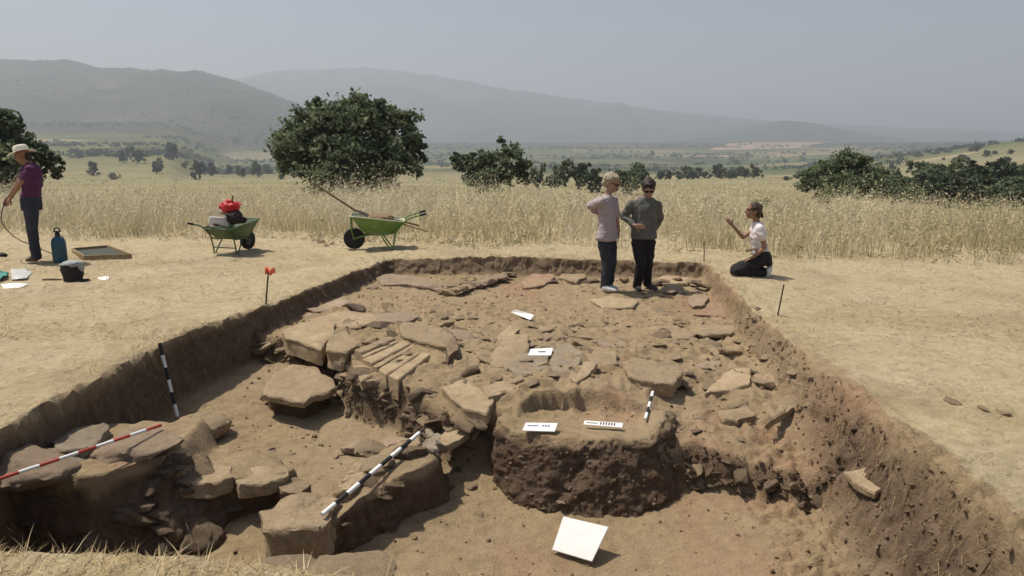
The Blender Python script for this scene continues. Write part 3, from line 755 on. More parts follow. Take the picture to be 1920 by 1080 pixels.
for px, z, th, m, tl in [([(492, 962), (520, 936), (612, 928), (640, 936), (612, 972), (592, 992), (500, 990)], -.63, .34, 'stone_tan', (0, .06)),
                     ([(632, 918), (676, 862), (690, 862), (684, 890), (655, 918)], -.58, .14, 'stone_tan', (-.25, .05)),
                     ([(790, 832), (800, 806), (816, 804), (822, 840)], -.5, .12, 'stone_grey', (0, 0))]:
    o = slab('stone', px, z, th, m, None, tl, 350 + int(px[0][0]), 60, .028, .02); o.location -= sw.location; o.parent = sw

# -------- rubble face between the upper surface and the sunken floor
rw = empty('rubble_bank', (-.7, 6.6, -.75), 'broken bank of small rubble stones between the slabs and the sunken floor', 'rubble bank')
def rubble_line(line, n, s0, s1, lean=.35, mats=None):
    for _ in range(n):
        f = rs.random() * (len(line) - 1); i = int(f); ff = f - i
        x = line[i][0] * (1 - ff) + line[i + 1][0] * ff; y = line[i][1] * (1 - ff) + line[i + 1][1] * ff
        z0 = line[i][2] * (1 - ff) + line[i + 1][2] * ff; z1 = line[i][3] * (1 - ff) + line[i + 1][3] * ff
        g = rs.random(); p = P(x, y, z0); p += Vector((rs.uniform(-.05, .05), (z1 - z0) * g * lean + rs.uniform(-.02, .06), (z1 - z0) * g))
        put_stone(rw, p, s0 + (s1 - s0) * rs.random() ** 1.6, rs.choice(mats) if mats else None, tilt=.6)
rubble_line([(480, 700, -.7, -.42), (540, 698, -.7, -.36), (640, 728, -.7, -.36), (655, 780, -.74, -.42)], 60, .06, .17, mats=['stone_dark', 'stone_tan', 'stone_tan', 'stone_pink'])
rubble_line([(655, 790, -.76, -.42), (740, 808, -.78, -.46), (800, 850, -.82, -.5), (872, 884, -.9, -.55), (928, 880, -.92, -.5)], 80, .06, .2, mats=['stone_dark', 'stone_tan', 'stone_dark', 'stone_tan'])
rubble_line([(662, 775, -.72, -.40), (700, 770, -.72, -.38), (745, 775, -.72, -.42)], 30, .06, .13, .2, mats=['stone_dark', 'stone_pink', 'stone_tan'])
rubble_line([(497, 752, -.72, -.56), (560, 770, -.72, -.56), (612, 748, -.72, -.56)], 22, .06, .14, .3, mats=['stone_dark', 'stone_tan'])
rubble_line([(1255, 790, -.6, -.4), (1285, 740, -.48, -.38), (1200, 735, -.46, -.38)], 16, .05, .13)
rubble_line([(1300, 918, -.88, -.7), (1400, 930, -.88, -.72), (1500, 950, -.86, -.72), (1560, 940, -.8, -.7)], 22, .05, .14, .2, mats=['stone_dark', 'stone_tan'])

# -------- rows of stones on the far part
fr = empty('stone_row', P(905, 528, -.3), 'low slanting row of stones near the far trench wall', 'stone row')
for k in range(15):
    f = (k + .3) / 15; x = 845 + (966 - 845) * f; y = 547 + (509 - 547) * f
    p = P(x, y, -.25 + .04 * rs.random()); put_stone(fr, p, rs.uniform(.16, .27), rs.choice(['stone_tan', 'stone_pink', 'stone_tan']), flat=.8, tilt=.15)
    if k % 2: put_stone(fr, P(x - 6, y - 8, -.26), rs.uniform(.12, .2), 'stone_tan', flat=.7, tilt=.15)
fr2 = empty('stone_row', P(1280, 528, -.3), 'scattered row of low stones under the far wall behind the two standing people', 'stone row')
for x, y in ((1040, 528), (1075, 524), (1108, 527), (1170, 524), (1240, 528), (1270, 524), (1300, 527), (1315, 535), (1262, 542)):
    put_stone(fr2, P(x, y, -.3), rs.uniform(.13, .26), rs.choice(['stone_tan', 'stone_pink', 'stone_dark']), flat=.7, tilt=.15)
fr3 = empty('stone_row', P(720, 530, -.28), 'short row of low stones in the far left trench corner', 'stone row')
for x, y in ((712, 528), (735, 520), (760, 528), (790, 534), (815, 540), (835, 545), (700, 540)):
    put_stone(fr3, P(x, y, -.25), rs.uniform(.12, .24), rs.choice(['stone_tan', 'stone_pink']), flat=.6, tilt=.15)

for px, py, z, s_, lab in ((650, 1074, -.30, .30, 'rounded dusty stone at the near trench edge, bottom centre'), (520, 1070, -.34, .26, 'low dusty stone at the near trench edge, left of the rounded one')):
    o = put_stone(None, P(px, py, z), s_, 'stone_tan', 'bould', .5, .3, .1, 'edge_stone'); tag(o, lab, 'stone')
# stones on the turf at the right
for (px, py, s, lab) in ((1785, 757, .13, 'small flat stone lying on the straw right of the trench, nearest its edge'), (1842, 771, .08, 'small pebble-like stone on the straw, middle of three'), (1880, 775, .1, 'small dark stone on the straw at the right, farthest from the trench')):
    p = PG(px, py); o = put_stone(None, (p.x, p.y, zat(p.x, p.y) + .008), s * .85, 'stone_tan', flat=.8, name='field_stone'); tag(o, lab, 'stone', 'field stones on the straw')

# soil clods and pebbles (uncountable)
def litter(name, label, cat, pts, sizes, mat, seed, flat=.7):
    r = np.random.default_rng(seed); n = len(pts)
    ico = np.array([(-1, 1.618, 0), (1, 1.618, 0), (-1, -1.618, 0), (1, -1.618, 0), (0, -1, 1.618), (0, 1, 1.618), (0, -1, -1.618), (0, 1, -1.618), (1.618, 0, -1), (1.618, 0, 1), (-1.618, 0, -1), (-1.618, 0, 1)]) / 1.9
    fc = np.array([(0, 11, 5), (0, 5, 1), (0, 1, 7), (0, 7, 10), (0, 10, 11), (1, 5, 9), (5, 11, 4), (11, 10, 2), (10, 7, 6), (7, 1, 8), (3, 9, 4), (3, 4, 2), (3, 2, 6), (3, 6, 8), (3, 8, 9), (4, 9, 5), (2, 4, 11), (6, 2, 10), (8, 6, 7), (9, 8, 1)])
    v = ico[None] * (1 + r.uniform(-.35, .35, (n, 12, 1))) * np.asarray(sizes)[:, None, None] * np.stack([r.uniform(.7, 1.4, n), r.uniform(.7, 1.2, n), np.full(n, flat)], -1)[:, None, :]
    a = r.uniform(0, 6.28, n); ca, sa = np.cos(a)[:, None], np.sin(a)[:, None]
    x = v[..., 0] * ca - v[..., 1] * sa; y = v[..., 0] * sa + v[..., 1] * ca
    v = np.stack([x, y, v[..., 2]], -1) + np.asarray(pts)[:, None, :]
    f = fc[None] + (np.arange(n) * 12)[:, None, None]
    o = obj(name, np_mesh(name, v.reshape(-1, 3), None, f.reshape(-1, 3), smooth=False), M[mat])
    tag(o, label, cat, kind='stuff'); return o
Wf = W.ravel()
def pick(mask, n):
    c = np.where(mask.ravel())[0]; area = np.abs((np.roll(Xg, -1, 1) - Xg) * (np.roll(Yg, -1, 0) - Yg)).ravel()[c]
    return rng.choice(c, n, p=area / area.sum())
k = pick((slope_r > .15) & (Yg < 9) & (Yg > 2.8), 3000)
litter('soil_clods', 'loose brown soil clods on the crumbling right trench slope', 'soil', V[k] + rng.normal(0, .012, (len(k), 3)), .003 + .016 * rng.random(len(k)) ** 4, 'clod_soil', 1)
k = pick((W > .97) & (Yg > 3), 7000)
litter('pebbles', 'small pebbles and crumbs strewn over the trench floor', 'pebbles', V[k] + rng.normal(0, .008, (len(k), 3)), .003 + .018 * rng.random(len(k)) ** 5, 'pale_soil', 2)
pv_ = np.array([tuple(v.co) for v in pm.data.vertices]); nv_ = len(pv_); k = rng.choice(320 * 60, 700)
litter('soil_crumbs', 'crumbling soil lumps on the faces of the soil pedestal', 'soil', pv_[k] + rng.normal(0, .006, (len(k), 3)), .004 + .014 * rng.random(len(k)) ** 3, 'pedestal_soil', 4, .9)
k = pick((cliff > .2), 1300)
litter('soil_crumbs', 'dark soil crumbs on the steps inside the trench', 'soil', V[k] + rng.normal(0, .015, (len(k), 3)), .006 + .025 * rng.random(len(k)) ** 2.5, 'wall_soil', 3)

# ================================================================ valley, hills, haze
PXS = np.linspace(-1500, 3400, 330)
YR = np.array(geo(36, 300, 2.5, 14) + list(np.geomspace(315, 9000, 190)))
XP, YY = np.meshgrid(PXS, YR)
XX = YY * (XP - 960) / 1428.0
def tabl(xp, t): return np.interp(xp, [a for a, b in t], [b for a, b in t])
BASE = [(36, -5.2), (50, -5.0), (70, -4.6), (100, -4.8), (160, -8), (300, -15), (800, -35), (1500, -43), (9000, -46)]
RIGHT = [(36, -5.2), (60, -4.4), (120, -6.0), (250, -7.5), (450, -4), (700, 9), (950, 21), (1300, 20), (2500, -22), (4000, -44), (9000, -46)]
LEFT = [(36, -30), (300, -24), (500, -20), (900, -14), (1400, 2), (2000, 42), (2600, 80), (3400, 90), (9000, -60)]     # foothills on the left
RID1 = [(-1500, 118), (0, 124), (60, 128), (130, 130), (200, 141), (300, 149), (400, 152), (450, 160), (520, 186), (600, 214), (720, 248), (800, 268), (3400, 268)]
RID2 = [(-1500, 150), (250, 175), (430, 158), (500, 141), (560, 135), (650, 133), (720, 136), (800, 146), (900, 163), (1000, 180), (1100, 190), (1250, 210), (1450, 228), (1700, 240), (1920, 246), (3400, 246)]
HIL3 = [(1200, 268), (1320, 256), (1400, 240), (1460, 226), (1520, 231), (1600, 246), (1700, 262), (1760, 268)]
def zfar(xp, y):
    xp, y = np.broadcast_arrays(np.asarray(xp, float), np.asarray(y, float))
    x = y * (xp - 960) / 1428.0
    w = sstep(1380, 2250, xp)
    b = tabl(y, BASE) * (1 - w) + tabl(y, RIGHT) * w
    p = np.stack([x.ravel(), y.ravel(), np.zeros(x.size)], -1)
    und = (fbm(p / 160., 4, 301).reshape(x.shape)) * np.interp(y, [36, 120, 400, 1500], [0, 1.0, 3.5, 4])
    b = b + und
    gul = ridged(p / 520., 4, 311).reshape(x.shape); gu2 = fbm(p / 900., 4, 321).reshape(x.shape)
    def rid(t, yc, y0, yb):
        h = CAM_H + yc * (262 - tabl(xp, t)) / 1440.0
        f = sstep(y0, yc, y) ** 1.15; f = np.where(y > yc, 1 - .8 * sstep(yc, yb, y), f)
        n = 1 + (gul * .30 + gu2 * .24) * (1 - sstep(.7, 1.0, f) * .96)
        return np.clip((h + 44) * f * n, 0, None)
    r1 = rid(RID1, 3300, 1300, 5200); r2 = rid(RID2, 6600, 3600, 8900); r3 = rid(HIL3, 4300, 3300, 5600)
    z = b + np.maximum(np.maximum(r1, r2), r3)
    lft = tabl(y, LEFT) + (gul * .25 + gu2 * .3) * np.interp(y, [400, 1200, 2600], [2, 14, 45]) - 300 * (1 - sstep(820, 300, xp))
    return np.maximum(z, lft)
ZZ = zfar(XP, YY)
nr_, nc_ = XP.shape; ii = np.arange(nr_ * nc_).reshape(nr_, nc_)
def hills_material():
    t = NT('valley_land'); ob = t.tc.outputs['Object']
    # farmland: irregular plots
    vor = t.n('ShaderNodeTexVoronoi'); vor.inputs['Scale'].default_value = 0.0052; vor.inputs['Randomness'].default_value = 0.9
    mp = t.n('ShaderNodeMapping'); mp.inputs['Rotation'].default_value = (0, 0, 0.35); mp.inputs['Scale'].default_value = (0.6, 1.2, 0.0)
    t.l(ob, mp.inputs[0]); t.l(mp.outputs[0], vor.inputs['Vector'])
    sep = t.n('ShaderNodeSeparateColor'); t.l(vor.outputs['Color'], sep.inputs[0])
    plots = t.ramp(sep.outputs[0], [(0.0, (0.26, 0.21, 0.115)), (0.2, (0.11, 0.122, 0.052)), (0.42, (0.055, 0.075, 0.03)), (0.6, (0.095, 0.112, 0.045)), (0.8, (0.36, 0.275, 0.175)), (0.88, (0.035, 0.05, 0.022))])
    plots.node.color_ramp.interpolation = 'CONSTANT'
    plots = t.mix(0.28, plots, t.ramp(t.noise(0.012, 6, 0.6), [(0.3, (0.07, 0.085, 0.035)), (0.7, (0.22, 0.195, 0.10))]))
    # dry hillsides with scrub
    hl = t.ramp(t.noise(0.004, 6, 0.65), [(0.3, (0.03, 0.04, 0.024)), (0.5, (0.055, 0.062, 0.035)), (0.66, (0.10, 0.092, 0.055)), (0.8, (0.27, 0.22, 0.15))])
    z = t.n('ShaderNodeSeparateXYZ'); t.l(ob, z.inputs[0])
    hz = t.math('MULTIPLY', t.math('ADD', z.outputs[2], 36.0), 1 / 26.0, True)
    fy = t.math('MULTIPLY', t.math('SUBTRACT', z.outputs[1], 1300.0), 1 / 300.0, True)
    near = t.ramp(t.noise(0.03, 6, 0.6), [(0.3, (0.18, 0.162, 0.085)), (0.5, (0.24, 0.212, 0.125)), (0.7, (0.35, 0.30, 0.19))])
    far = t.mix(hz, plots, hl)
    ny = t.math('MULTIPLY', t.math('SUBTRACT', z.outputs[1], 380.0), 1 / 500.0, True)
    col = t.mix(t.math('MULTIPLY', t.math('MAXIMUM', ny, 0.0), 1.0), near, t.mix(fy, plots, far))
    sc = t.math('MULTIPLY', t.ramp(t.noise(0.03, 6, 0.8), [(0.54, (0, 0, 0)), (0.68, (1, 1, 1))]), 0.6)
    col = t.mix(sc, col, (0.045, 0.06, 0.025))
    return t.done(col, 1.0, **{'Specular IOR Level': 0.0})
valley = obj('valley_and_hills', np_mesh('valley_and_hills', np.stack([XX.ravel(), YY.ravel(), ZZ.ravel()], -1),
             np.stack([ii[:-1, :-1], ii[:-1, 1:], ii[1:, 1:], ii[1:, :-1]], -1).reshape(-1, 4)), hills_material())
valley['kind'] = 'structure'

fx, fy_ = np.meshgrid(np.linspace(0, 1, 14), np.linspace(2250, 3500, 12))
fpx = 1330 + (fy_ - 2250) / 1250 * 90 + fx * (175 + (fy_ - 2250) / 1250 * -20); ft = NT('tan_field'); fi = np.arange(14 * 12).reshape(12, 14)
fobj = obj('field', np_mesh('field', np.stack([(fy_ * (fpx - 960) / 1428.).ravel(), fy_.ravel(), (zfar(fpx, fy_) + 1.2).ravel()], -1), np.stack([fi[:-1, :-1], fi[:-1, 1:], fi[1:, 1:], fi[1:, :-1]], -1).reshape(-1, 4)),
           ft.done(ft.ramp(ft.noise(.02, 4), [(.3, (.27, .20, .12)), (.7, (.33, .25, .155))]), 1.0)); fobj['kind'] = 'structure'
hz = MB(); hx0, hx1, hy0, hy1, hz0, hz1 = -17500, 17500, -9000, 9300, float(ZZ.min()) - 1.5, float(ZZ.max()) + 3
hz.box(((hx0 + hx1) / 2, (hy0 + hy1) / 2, (hz0 + hz1) / 2), (hx1 - hx0, hy1 - hy0, hz1 - hz0))
hm = bpy.data.materials.new('haze_air'); hm.use_nodes = True; hn = hm.node_tree; hn.nodes.clear()
ho = hn.nodes.new('ShaderNodeOutputMaterial'); pv = hn.nodes.new('ShaderNodeVolumePrincipled')
pv.inputs['Color'].default_value = (0.86, 0.925, 1.0, 1); pv.inputs['Density'].default_value = HAZE; pv.inputs['Anisotropy'].default_value = 0.2
hn.links.new(pv.outputs[0], ho.inputs['Volume'])
haze = hz.build('haze', hm, None, False); tag(haze, 'pale dusty summer haze filling the valley air', 'haze', kind='stuff')

# ================================================================ grass and straw
def leafy(name, stops, trans=0.25, rough=0.8, up=0.0):
    t = NT(name); c = t.ramp(t.attr('tint'), stops)
    c = t.mix(t.ramp(t.noise(0.55, 4, 0.6), [(0.35, (0, 0, 0)), (0.7, (0.35, 0.35, 0.35))]), c, stops[0][1])
    m = t.done(c, rough, **{'Specular IOR Level': 0.15})
    nrm = None
    if up:                                   # thin leaves stand every way; blend their normals towards the sky as a tuft would average
        ge = t.n('ShaderNodeNewGeometry'); v1 = t.n('ShaderNodeVectorMath'); v1.operation = 'ADD'; v1.inputs[1].default_value = (0, 0, up)
        v2 = t.n('ShaderNodeVectorMath'); v2.operation = 'NORMALIZE'; t.l(ge.outputs['Normal'], v1.inputs[0]); t.l(v1.outputs[0], v2.inputs[0]); nrm = v2.outputs[0]
        t.l(nrm, t.b.inputs['Normal'])
    if trans:
        tr = t.n('ShaderNodeBsdfTranslucent'); t.l(c, tr.inputs['Color'])
        mx = t.n('ShaderNodeMixShader'); mx.inputs[0].default_value = trans
        t.l(t.b.outputs[0], mx.inputs[1]); t.l(tr.outputs[0], mx.inputs[2])
        t.l(mx.outputs[0], t.t.nodes['Material Output'].inputs['Surface'])
    M[name] = m; return m
leafy('dry_grass', [(0.0, (0.34, 0.32, 0.14)), (0.2, (0.54, 0.45, 0.24)), (0.5, (0.76, 0.64, 0.40)), (0.8, (0.82, 0.72, 0.49)), (1.0, (0.85, 0.77, 0.57))], 0.42, 0.8, 2.0)
leafy('straw', [(0.0, (0.26, 0.185, 0.085)), (0.4, (0.42, 0.32, 0.16)), (0.75, (0.54, 0.43, 0.24)), (1.0, (0.66, 0.56, 0.36))], 0.1, 0.8, 0.8)

def ribbons(name, base, height, lean, width, tint, mat, label, cat, seg=3, curve=.5, head=0.0):
    """blades as tapered ribbons; base (n,3), height (n,), lean (n,2) horizontal tip offset"""
    n = len(base); r = np.random.default_rng(n)
    fs = np.linspace(0, 1, seg + 1)
    a = r.uniform(0, math.pi, n); side = np.stack([np.cos(a), np.sin(a) * .5, np.zeros(n)], -1)
    V_, T = [], []
    for f in fs:
        c = base + np.stack([lean[:, 0] * f ** (1 + curve), lean[:, 1] * f ** (1 + curve), height * (f - .12 * f * f * np.hypot(lean[:, 0], lean[:, 1]) / (height + 1e-3))], -1)
        w = width * (1 - f * .8) * .5
        if f == 1: V_.append(c)
        else: V_.append(c - side * w[:, None]); V_.append(c + side * w[:, None])
    nv = 2 * seg + 1
    vv = np.stack(V_, 1); off = (np.arange(n) * nv)[:, None]
    q = []
    for i in range(seg - 1): q.append(off + np.array([[2 * i, 2 * i + 1, 2 * i + 3, 2 * i + 2]]))
    t = off + np.array([[2 * seg - 2, 2 * seg - 1, 2 * seg]])
    verts = vv.reshape(-1, 3); tn = np.repeat(tint, nv); tris = [t]
    if head > 0:                                         # loose seed heads on the upper third
        hs = np.where(r.random(n) < head)[0]; m = len(hs); o0 = len(verts); hv = []
        for k in range(4):
            f = .72 + .09 * k
            c = base[hs] + np.stack([lean[hs, 0] * f ** (1 + curve), lean[hs, 1] * f ** (1 + curve), height[hs] * f], -1)
            d = r.normal(0, 1, (m, 3)) * np.array([.028, .02, .012]) ; l = r.uniform(.02, .045, m)
            e = c + d + np.stack([np.zeros(m), np.zeros(m), -l * .4], -1)
            s2 = np.stack([r.normal(0, .006, m), r.normal(0, .004, m), l * .6], -1)
            hv.append(np.stack([c, e + s2, e - s2 * .5], 1))
        hv = np.concatenate(hv, 0); k3 = len(hv)
        tris.append(o0 + np.arange(k3 * 3).reshape(-1, 3)); verts = np.concatenate([verts, hv.reshape(-1, 3)])
        tn = np.concatenate([tn, np.clip(np.repeat(np.tile(tint[hs], 4), 3) + .03, 0, 1)])
    o = obj(name, np_mesh(name, verts, np.concatenate(q) if q else None, np.concatenate(tris), smooth=True, attrs={'tint': tn}), M[mat])
    tag(o, label, cat, kind='stuff'); return o

g = np.random.default_rng(21)
_ge = sorted([tuple(PG(*p))[:2] for p in [(-300, 440), (0, 440), (250, 450), (420, 448), (600, 452), (760, 452), (900, 462), (1060, 462), (1260, 470), (1400, 478), (1560, 486), (1700, 490), (1920, 494), (2200, 500)]])
def gedge(x): return np.interp(x, [a for a, b in _ge], [b for a, b in _ge])
def field_pts(n, d0, d1, half):
    x = g.uniform(-half, half, n); x = np.sign(x) * np.abs(x); d = d0 + (d1 - d0) * g.random(n)
    y = gedge(np.clip(x, -13, 13)) + d + .35 * np.sin(x * 1.7) * np.sin(x * .6 + 1)
    keep = np.abs(x) < (y * .76 + 2.5)
    return x[keep], y[keep], d[keep]
def field_z(x, y): return gz(x) + np.interp(y, PLY, PLZ)
def grass_layer(name, n, d0, d1, half, hm, hs, wid, label, head=.5, lean=.22):
    x, y, d = field_pts(n, d0, d1, half)
    p = np.stack([x, y, np.zeros(len(x))], -1)
    cl = fbm(p * .55, 3, 401); cl2 = fbm(p * 2.4, 3, 411)
    keep = g.random(len(x)) < np.clip(.62 + cl2 * 1.3, .06, 1) ; x, y, d, p, cl, cl2 = x[keep], y[keep], d[keep], p[keep], cl[keep], cl2[keep]
    m = len(x)
    h = (hm + hs * g.normal(0, 1, m) + cl * .34 + cl2 * .22 + (g.random(m) < .07) * .28) * sstep(-.5, 1.9, d + cl2 * 1.4 + cl * .8) 
    h = np.clip(h, .08, 1.5)
    ln = np.stack([g.normal(.08, lean * 1.3, m) + cl * .25, g.normal(0, lean, m)], -1) * h[:, None] * 1.2
    right = sstep(0, 12, x)
    tint = np.clip(.63 + .17 * g.normal(0, 1, m) + cl * .38 - right * .06 + (d > 1.5) * .08 - (g.random(m) < .08 + .12 * right) * .35 - np.clip(cl2 - .1, 0, 1) * right * .9, 0, 1)
    ribbons(name, np.stack([x, y, field_z(x, y) - .02], -1), h, ln, wid * g.uniform(.6, 1.3, m), tint, 'dry_grass', label, 'grass', 3, .6, head)
grass_layer('tall_grass', 24000, -.3, 3.2, 16, .56, .15, .010, 'tall dry golden grass along the field edge', .5)
grass_layer('tall_grass', 17000, 2.4, 8.0, 20, .68, .16, .014, 'tall dry grass in the middle of the field', .5)
grass_layer('tall_grass', 10000, 7.5, 14.0, 24, .72, .17, .022, 'tall dry grass on the far side of the field', .5)
grass_layer('grass_wisps', 5200, .6, 9.0, 20, .95, .16, .009, 'sparse taller wisps of pale wild grass above the field', .8, .3)
# green undergrowth at the foot of the tall grass
x, y, d = field_pts(7000, .1, 2.2, 16); p = np.stack([x, y, np.zeros(len(x))], -1)
kp = g.random(len(x)) < np.clip(fbm(p * .7, 3, 431) * 1.6 + .25, 0, 1); x, y, d = x[kp], y[kp], d[kp]; m = len(x)
ribbons('undergrowth', np.stack([x, y, field_z(x, y) - .02], -1), g.uniform(.15, .5, m), g.normal(0, .12, (m, 2)), g.uniform(.008, .018, m), np.clip(g.normal(.16, .14, m), 0, 1), 'dry_grass', 'greenish weeds at the foot of the tall dry grass', 'weeds', 3, .5)

# straw and stubble lying on the mown ground
def outside(x, y):
    y0 = y - np.interp(y, [YN, YF], [KN, KF]) * np.clip(x, -8, 8)
    return np.maximum(np.maximum(xl(y0) - x, x - xr(y0)), np.maximum(YN - y0, y0 - YF))
def straw(n, ymin, ymax, h0, h1, wid, label, up=.25, edge=None):
    y = ymin + (ymax - ymin) * g.random(n) ** (1.35); x = g.uniform(-1, 1, n) * (y * .74 + 1.0)
    o = outside(x, y); k = (o > .0) & (y < gedge(np.clip(x, -13, 13)) + .6)
    if edge is not None: k &= o < edge
    x, y, o = x[k], y[k], o[k]; p = np.stack([x, y, np.zeros(len(x))], -1)
    dens = fbm(p * 1.1, 4, 441) * .9 + .55; dens *= 1 - .75 * (sstep(.9, 0, x - xr(y)) * (x > 1) * (y < 9))
    if edge is not None: dens = (dens + .4) * np.where((x > 1) & (y < 7.5), .12, 1)
    k = g.random(len(x)) < dens; x, y = x[k], y[k]; m = len(x)
    z = np.array([zat(a, b) for a, b in zip(x, y)]) if m < 130000 else field_z(x, y)
    L = g.uniform(h0, h1, m); an = g.uniform(0, 6.28, m)
    ln = np.stack([np.cos(an), np.sin(an)], -1) * L[:, None]
    ribbons('straw_litter', np.stack([x, y, z + .002], -1), L * up * g.random(m) + .004, ln, wid * g.uniform(.6, 1.4, m), np.clip(g.normal(.5, .24, m), 0, 1), 'straw', label, 'straw', 2, .2)
straw(95000, 2.4, 8.5, .03, .13, .0045, 'cut straw lying on the mown ground close to the trench', .45)
straw(60000, 7.0, 16.0, .05, .16, .009, 'cut straw lying on the mown ground farther back', .5)
# stubble standing along the trench lips
straw(80000, 2.6, 12.5, .03, .11, .005, 'short dry stubble standing along the trench lips', 1.05, .22)

# fine roots and straws hanging out of the cut faces
k = np.where(((W > .06) & (W < .7) & (Yg > 3.2) & (Yg < 11.5) & ((dl < .2) | ((dr < .7) & (dr > 0)))).ravel())[0]; k = g.choice(k, 2600); m = len(k)
ribbons('hanging_roots', V[k] + g.normal(0, .01, (m, 3)), -g.uniform(.03, .12, m), g.normal(0, .03, (m, 2)) + np.where(dl.ravel()[k] < .3, .03, -.03)[:, None] * np.array([1, 0]), g.uniform(.003, .006, m), np.clip(g.normal(.3, .25, m), 0, 1), 'straw', 'fine roots and straws hanging from the cut trench faces', 'roots', 2, .4)

# ================================================================ trees and bushes
leafy('leaves', [(0.0, (0.055, 0.072, 0.038)), (0.4, (0.115, 0.145, 0.07)), (0.75, (0.185, 0.212, 0.105)), (1.0, (0.25, 0.27, 0.15))], 0.4, 0.65, 0.8)
leafy('leaves_olive', [(0.0, (0.03, 0.042, 0.022)), (0.5, (0.062, 0.08, 0.04)), (1.0, (0.12, 0.135, 0.075))], 0.25, 0.7, 0.3)
plain('bark', (0.085, 0.062, 0.042), 0.9, 0.4, 6, 0.5)
def crown_mesh(seed, lobes, nleaf, leaf, mat, top_spike=.0):
    """lobes: (x, y, z, rx, ry, rz); leaves sit in small clumps through the outer volume of each lobe"""
    r = np.random.default_rng(seed); pts, ts = [], []
    vol = np.array([l[3] * l[5] for l in lobes]); cnt = (nleaf * vol / vol.sum()).astype(int)
    for l, n in zip(lobes, cnt):
        ncl = max(6, n // 45)
        d = r.normal(size=(ncl, 3)); d /= np.linalg.norm(d, axis=1, keepdims=True); d[:, 2] = np.where(d[:, 2] < -.75, -d[:, 2], d[:, 2])
        rad = np.clip(r.normal(.86, .2, ncl), .35, 1.32)
        cc = np.array(l[:3]) + d * rad[:, None] * np.array(l[3:])
        k = r.integers(0, ncl, n); s = np.array(l[3:]).mean() * r.uniform(.09, .2, ncl)[k][:, None]
        q = cc[k] + r.normal(0, 1, (n, 3)) * s * np.array([1, 1, .7])
        pts.append(q); ts.append(np.clip(.42 + r.normal(0, .16, n) + (r.normal(0, .16, ncl))[k], 0, 1))
    c = np.concatenate(pts); t = np.concatenate(ts); n = len(c)
    a = r.normal(size=(n, 3)); a /= np.linalg.norm(a, axis=1, keepdims=True); b = np.cross(a, r.normal(size=(n, 3))); b /= np.linalg.norm(b, axis=1, keepdims=True) + 1e-9
    s = leaf * r.uniform(.6, 1.4, n)[:, None]
    v = np.stack([c - a * s, c + b * s * .55, c + a * s, c - b * s * .55], 1).reshape(-1, 3)
    me = np_mesh('crown', v, np.arange(n * 4).reshape(-1, 4), smooth=False, attrs={'tint': np.repeat(t, 4)})
    me.materials.append(M[mat]); return me
def trunk_mesh(seed, h, r0, spread, nl=7):
    rr = random.Random(seed); mb = MB()
    mb.tube([(0, 0, -.4), (.03 * h, 0, h * .2), (-.02 * h, .02 * h, h * .45), (.02 * h, 0, h * .7)], [r0 * 1.3, r0, r0 * .75, r0 * .35], 9)
    for k in range(nl):
        a = 6.28 * k / nl + rr.uniform(-.3, .3); z0 = h * rr.uniform(.15, .45); e = spread * rr.uniform(.55, .85)
        mb.tube([(0, 0, z0), (math.cos(a) * e * .45, math.sin(a) * e * .45, z0 + h * .16), (math.cos(a) * e, math.sin(a) * e, z0 + h * rr.uniform(.28, .42))], [r0 * .5, r0 * .34, r0 * .1], 7)
    me = mb.mesh('trunk', True); me.materials.append(M['bark']); return me
def tree(name, loc, crown, trunk, label, group=None, scale=(1, 1, 1), rz=0.0, cat='tree'):
    e = empty(name, loc, label, cat, group, rz); e.scale = scale
    obj('crown', crown, None, e)
    if trunk is not None: obj('trunk', trunk, None, e)
    return e
def big_tree(name, px0, py0, Y, lobes, seed, nleaf, leaf, trunk, label, cat='tree'):
    """lobes measured on the photograph: (px, py, rx, rz, dy in metres); the trunk stands on the ground below"""
    b = PD(px0, py0, Y); k = Y / FPX * 1.0; fz = float(field_z(b.x, Y)) if Y < 47 else float(zfar(px0, Y))
    lb_ = [((px - px0) * k, dy, b.z - fz + (py0 - py) * k, rx * k, rx * k, rz * k) for px, py, rx, rz, dy in lobes]
    return tree(name, (b.x, Y, fz), crown_mesh(seed, lb_, nleaf, leaf, 'leaves'), trunk_mesh(seed, trunk[0], trunk[1], trunk[2], 9), label, cat=cat)
big_tree('round_tree', 660, 350, 34.0, [(660, 270, 88, 62, 0), (590, 262, 50, 46, -1), (622, 226, 40, 28, 0), (700, 228, 44, 28, .5), (752, 262, 36, 42, 0), (566, 300, 38, 40, -.6), (752, 308, 40, 36, -.8), (660, 312, 74, 36, -1.6), (778, 288, 20, 24, 0), (540, 290, 18, 28, 0),
       (606, 200, 14, 13, 0), (716, 203, 12, 13, 0), (744, 222, 14, 14, 0), (792, 298, 10, 12, 0), (655, 200, 18, 11, 0), (682, 204, 12, 10, 0), (575, 240, 14, 14, 0), (772, 252, 10, 12, 0), (530, 272, 10, 12, 0), (630, 340, 40, 20, -1), (720, 340, 36, 20, -1)], 1, 26000, .115, (4.6, .24, 3.0), 'big round dark green tree standing behind the tall grass')
big_tree('dark_tree', 40, 352, 31.0, [(15, 258, 40, 40, 0), (-40, 265, 55, 50, .5), (66, 298, 32, 36, -.5), (98, 318, 20, 26, 0), (0, 305, 60, 40, -1), (22, 226, 18, 16, 0), (82, 280, 12, 14, 0), (112, 306, 10, 14, 0), (45, 240, 14, 14, 0), (60, 335, 40, 20, -1)], 2, 15000, .11, (3.6, .2, 2.0), 'dark tree at the left edge behind the person in the hat')
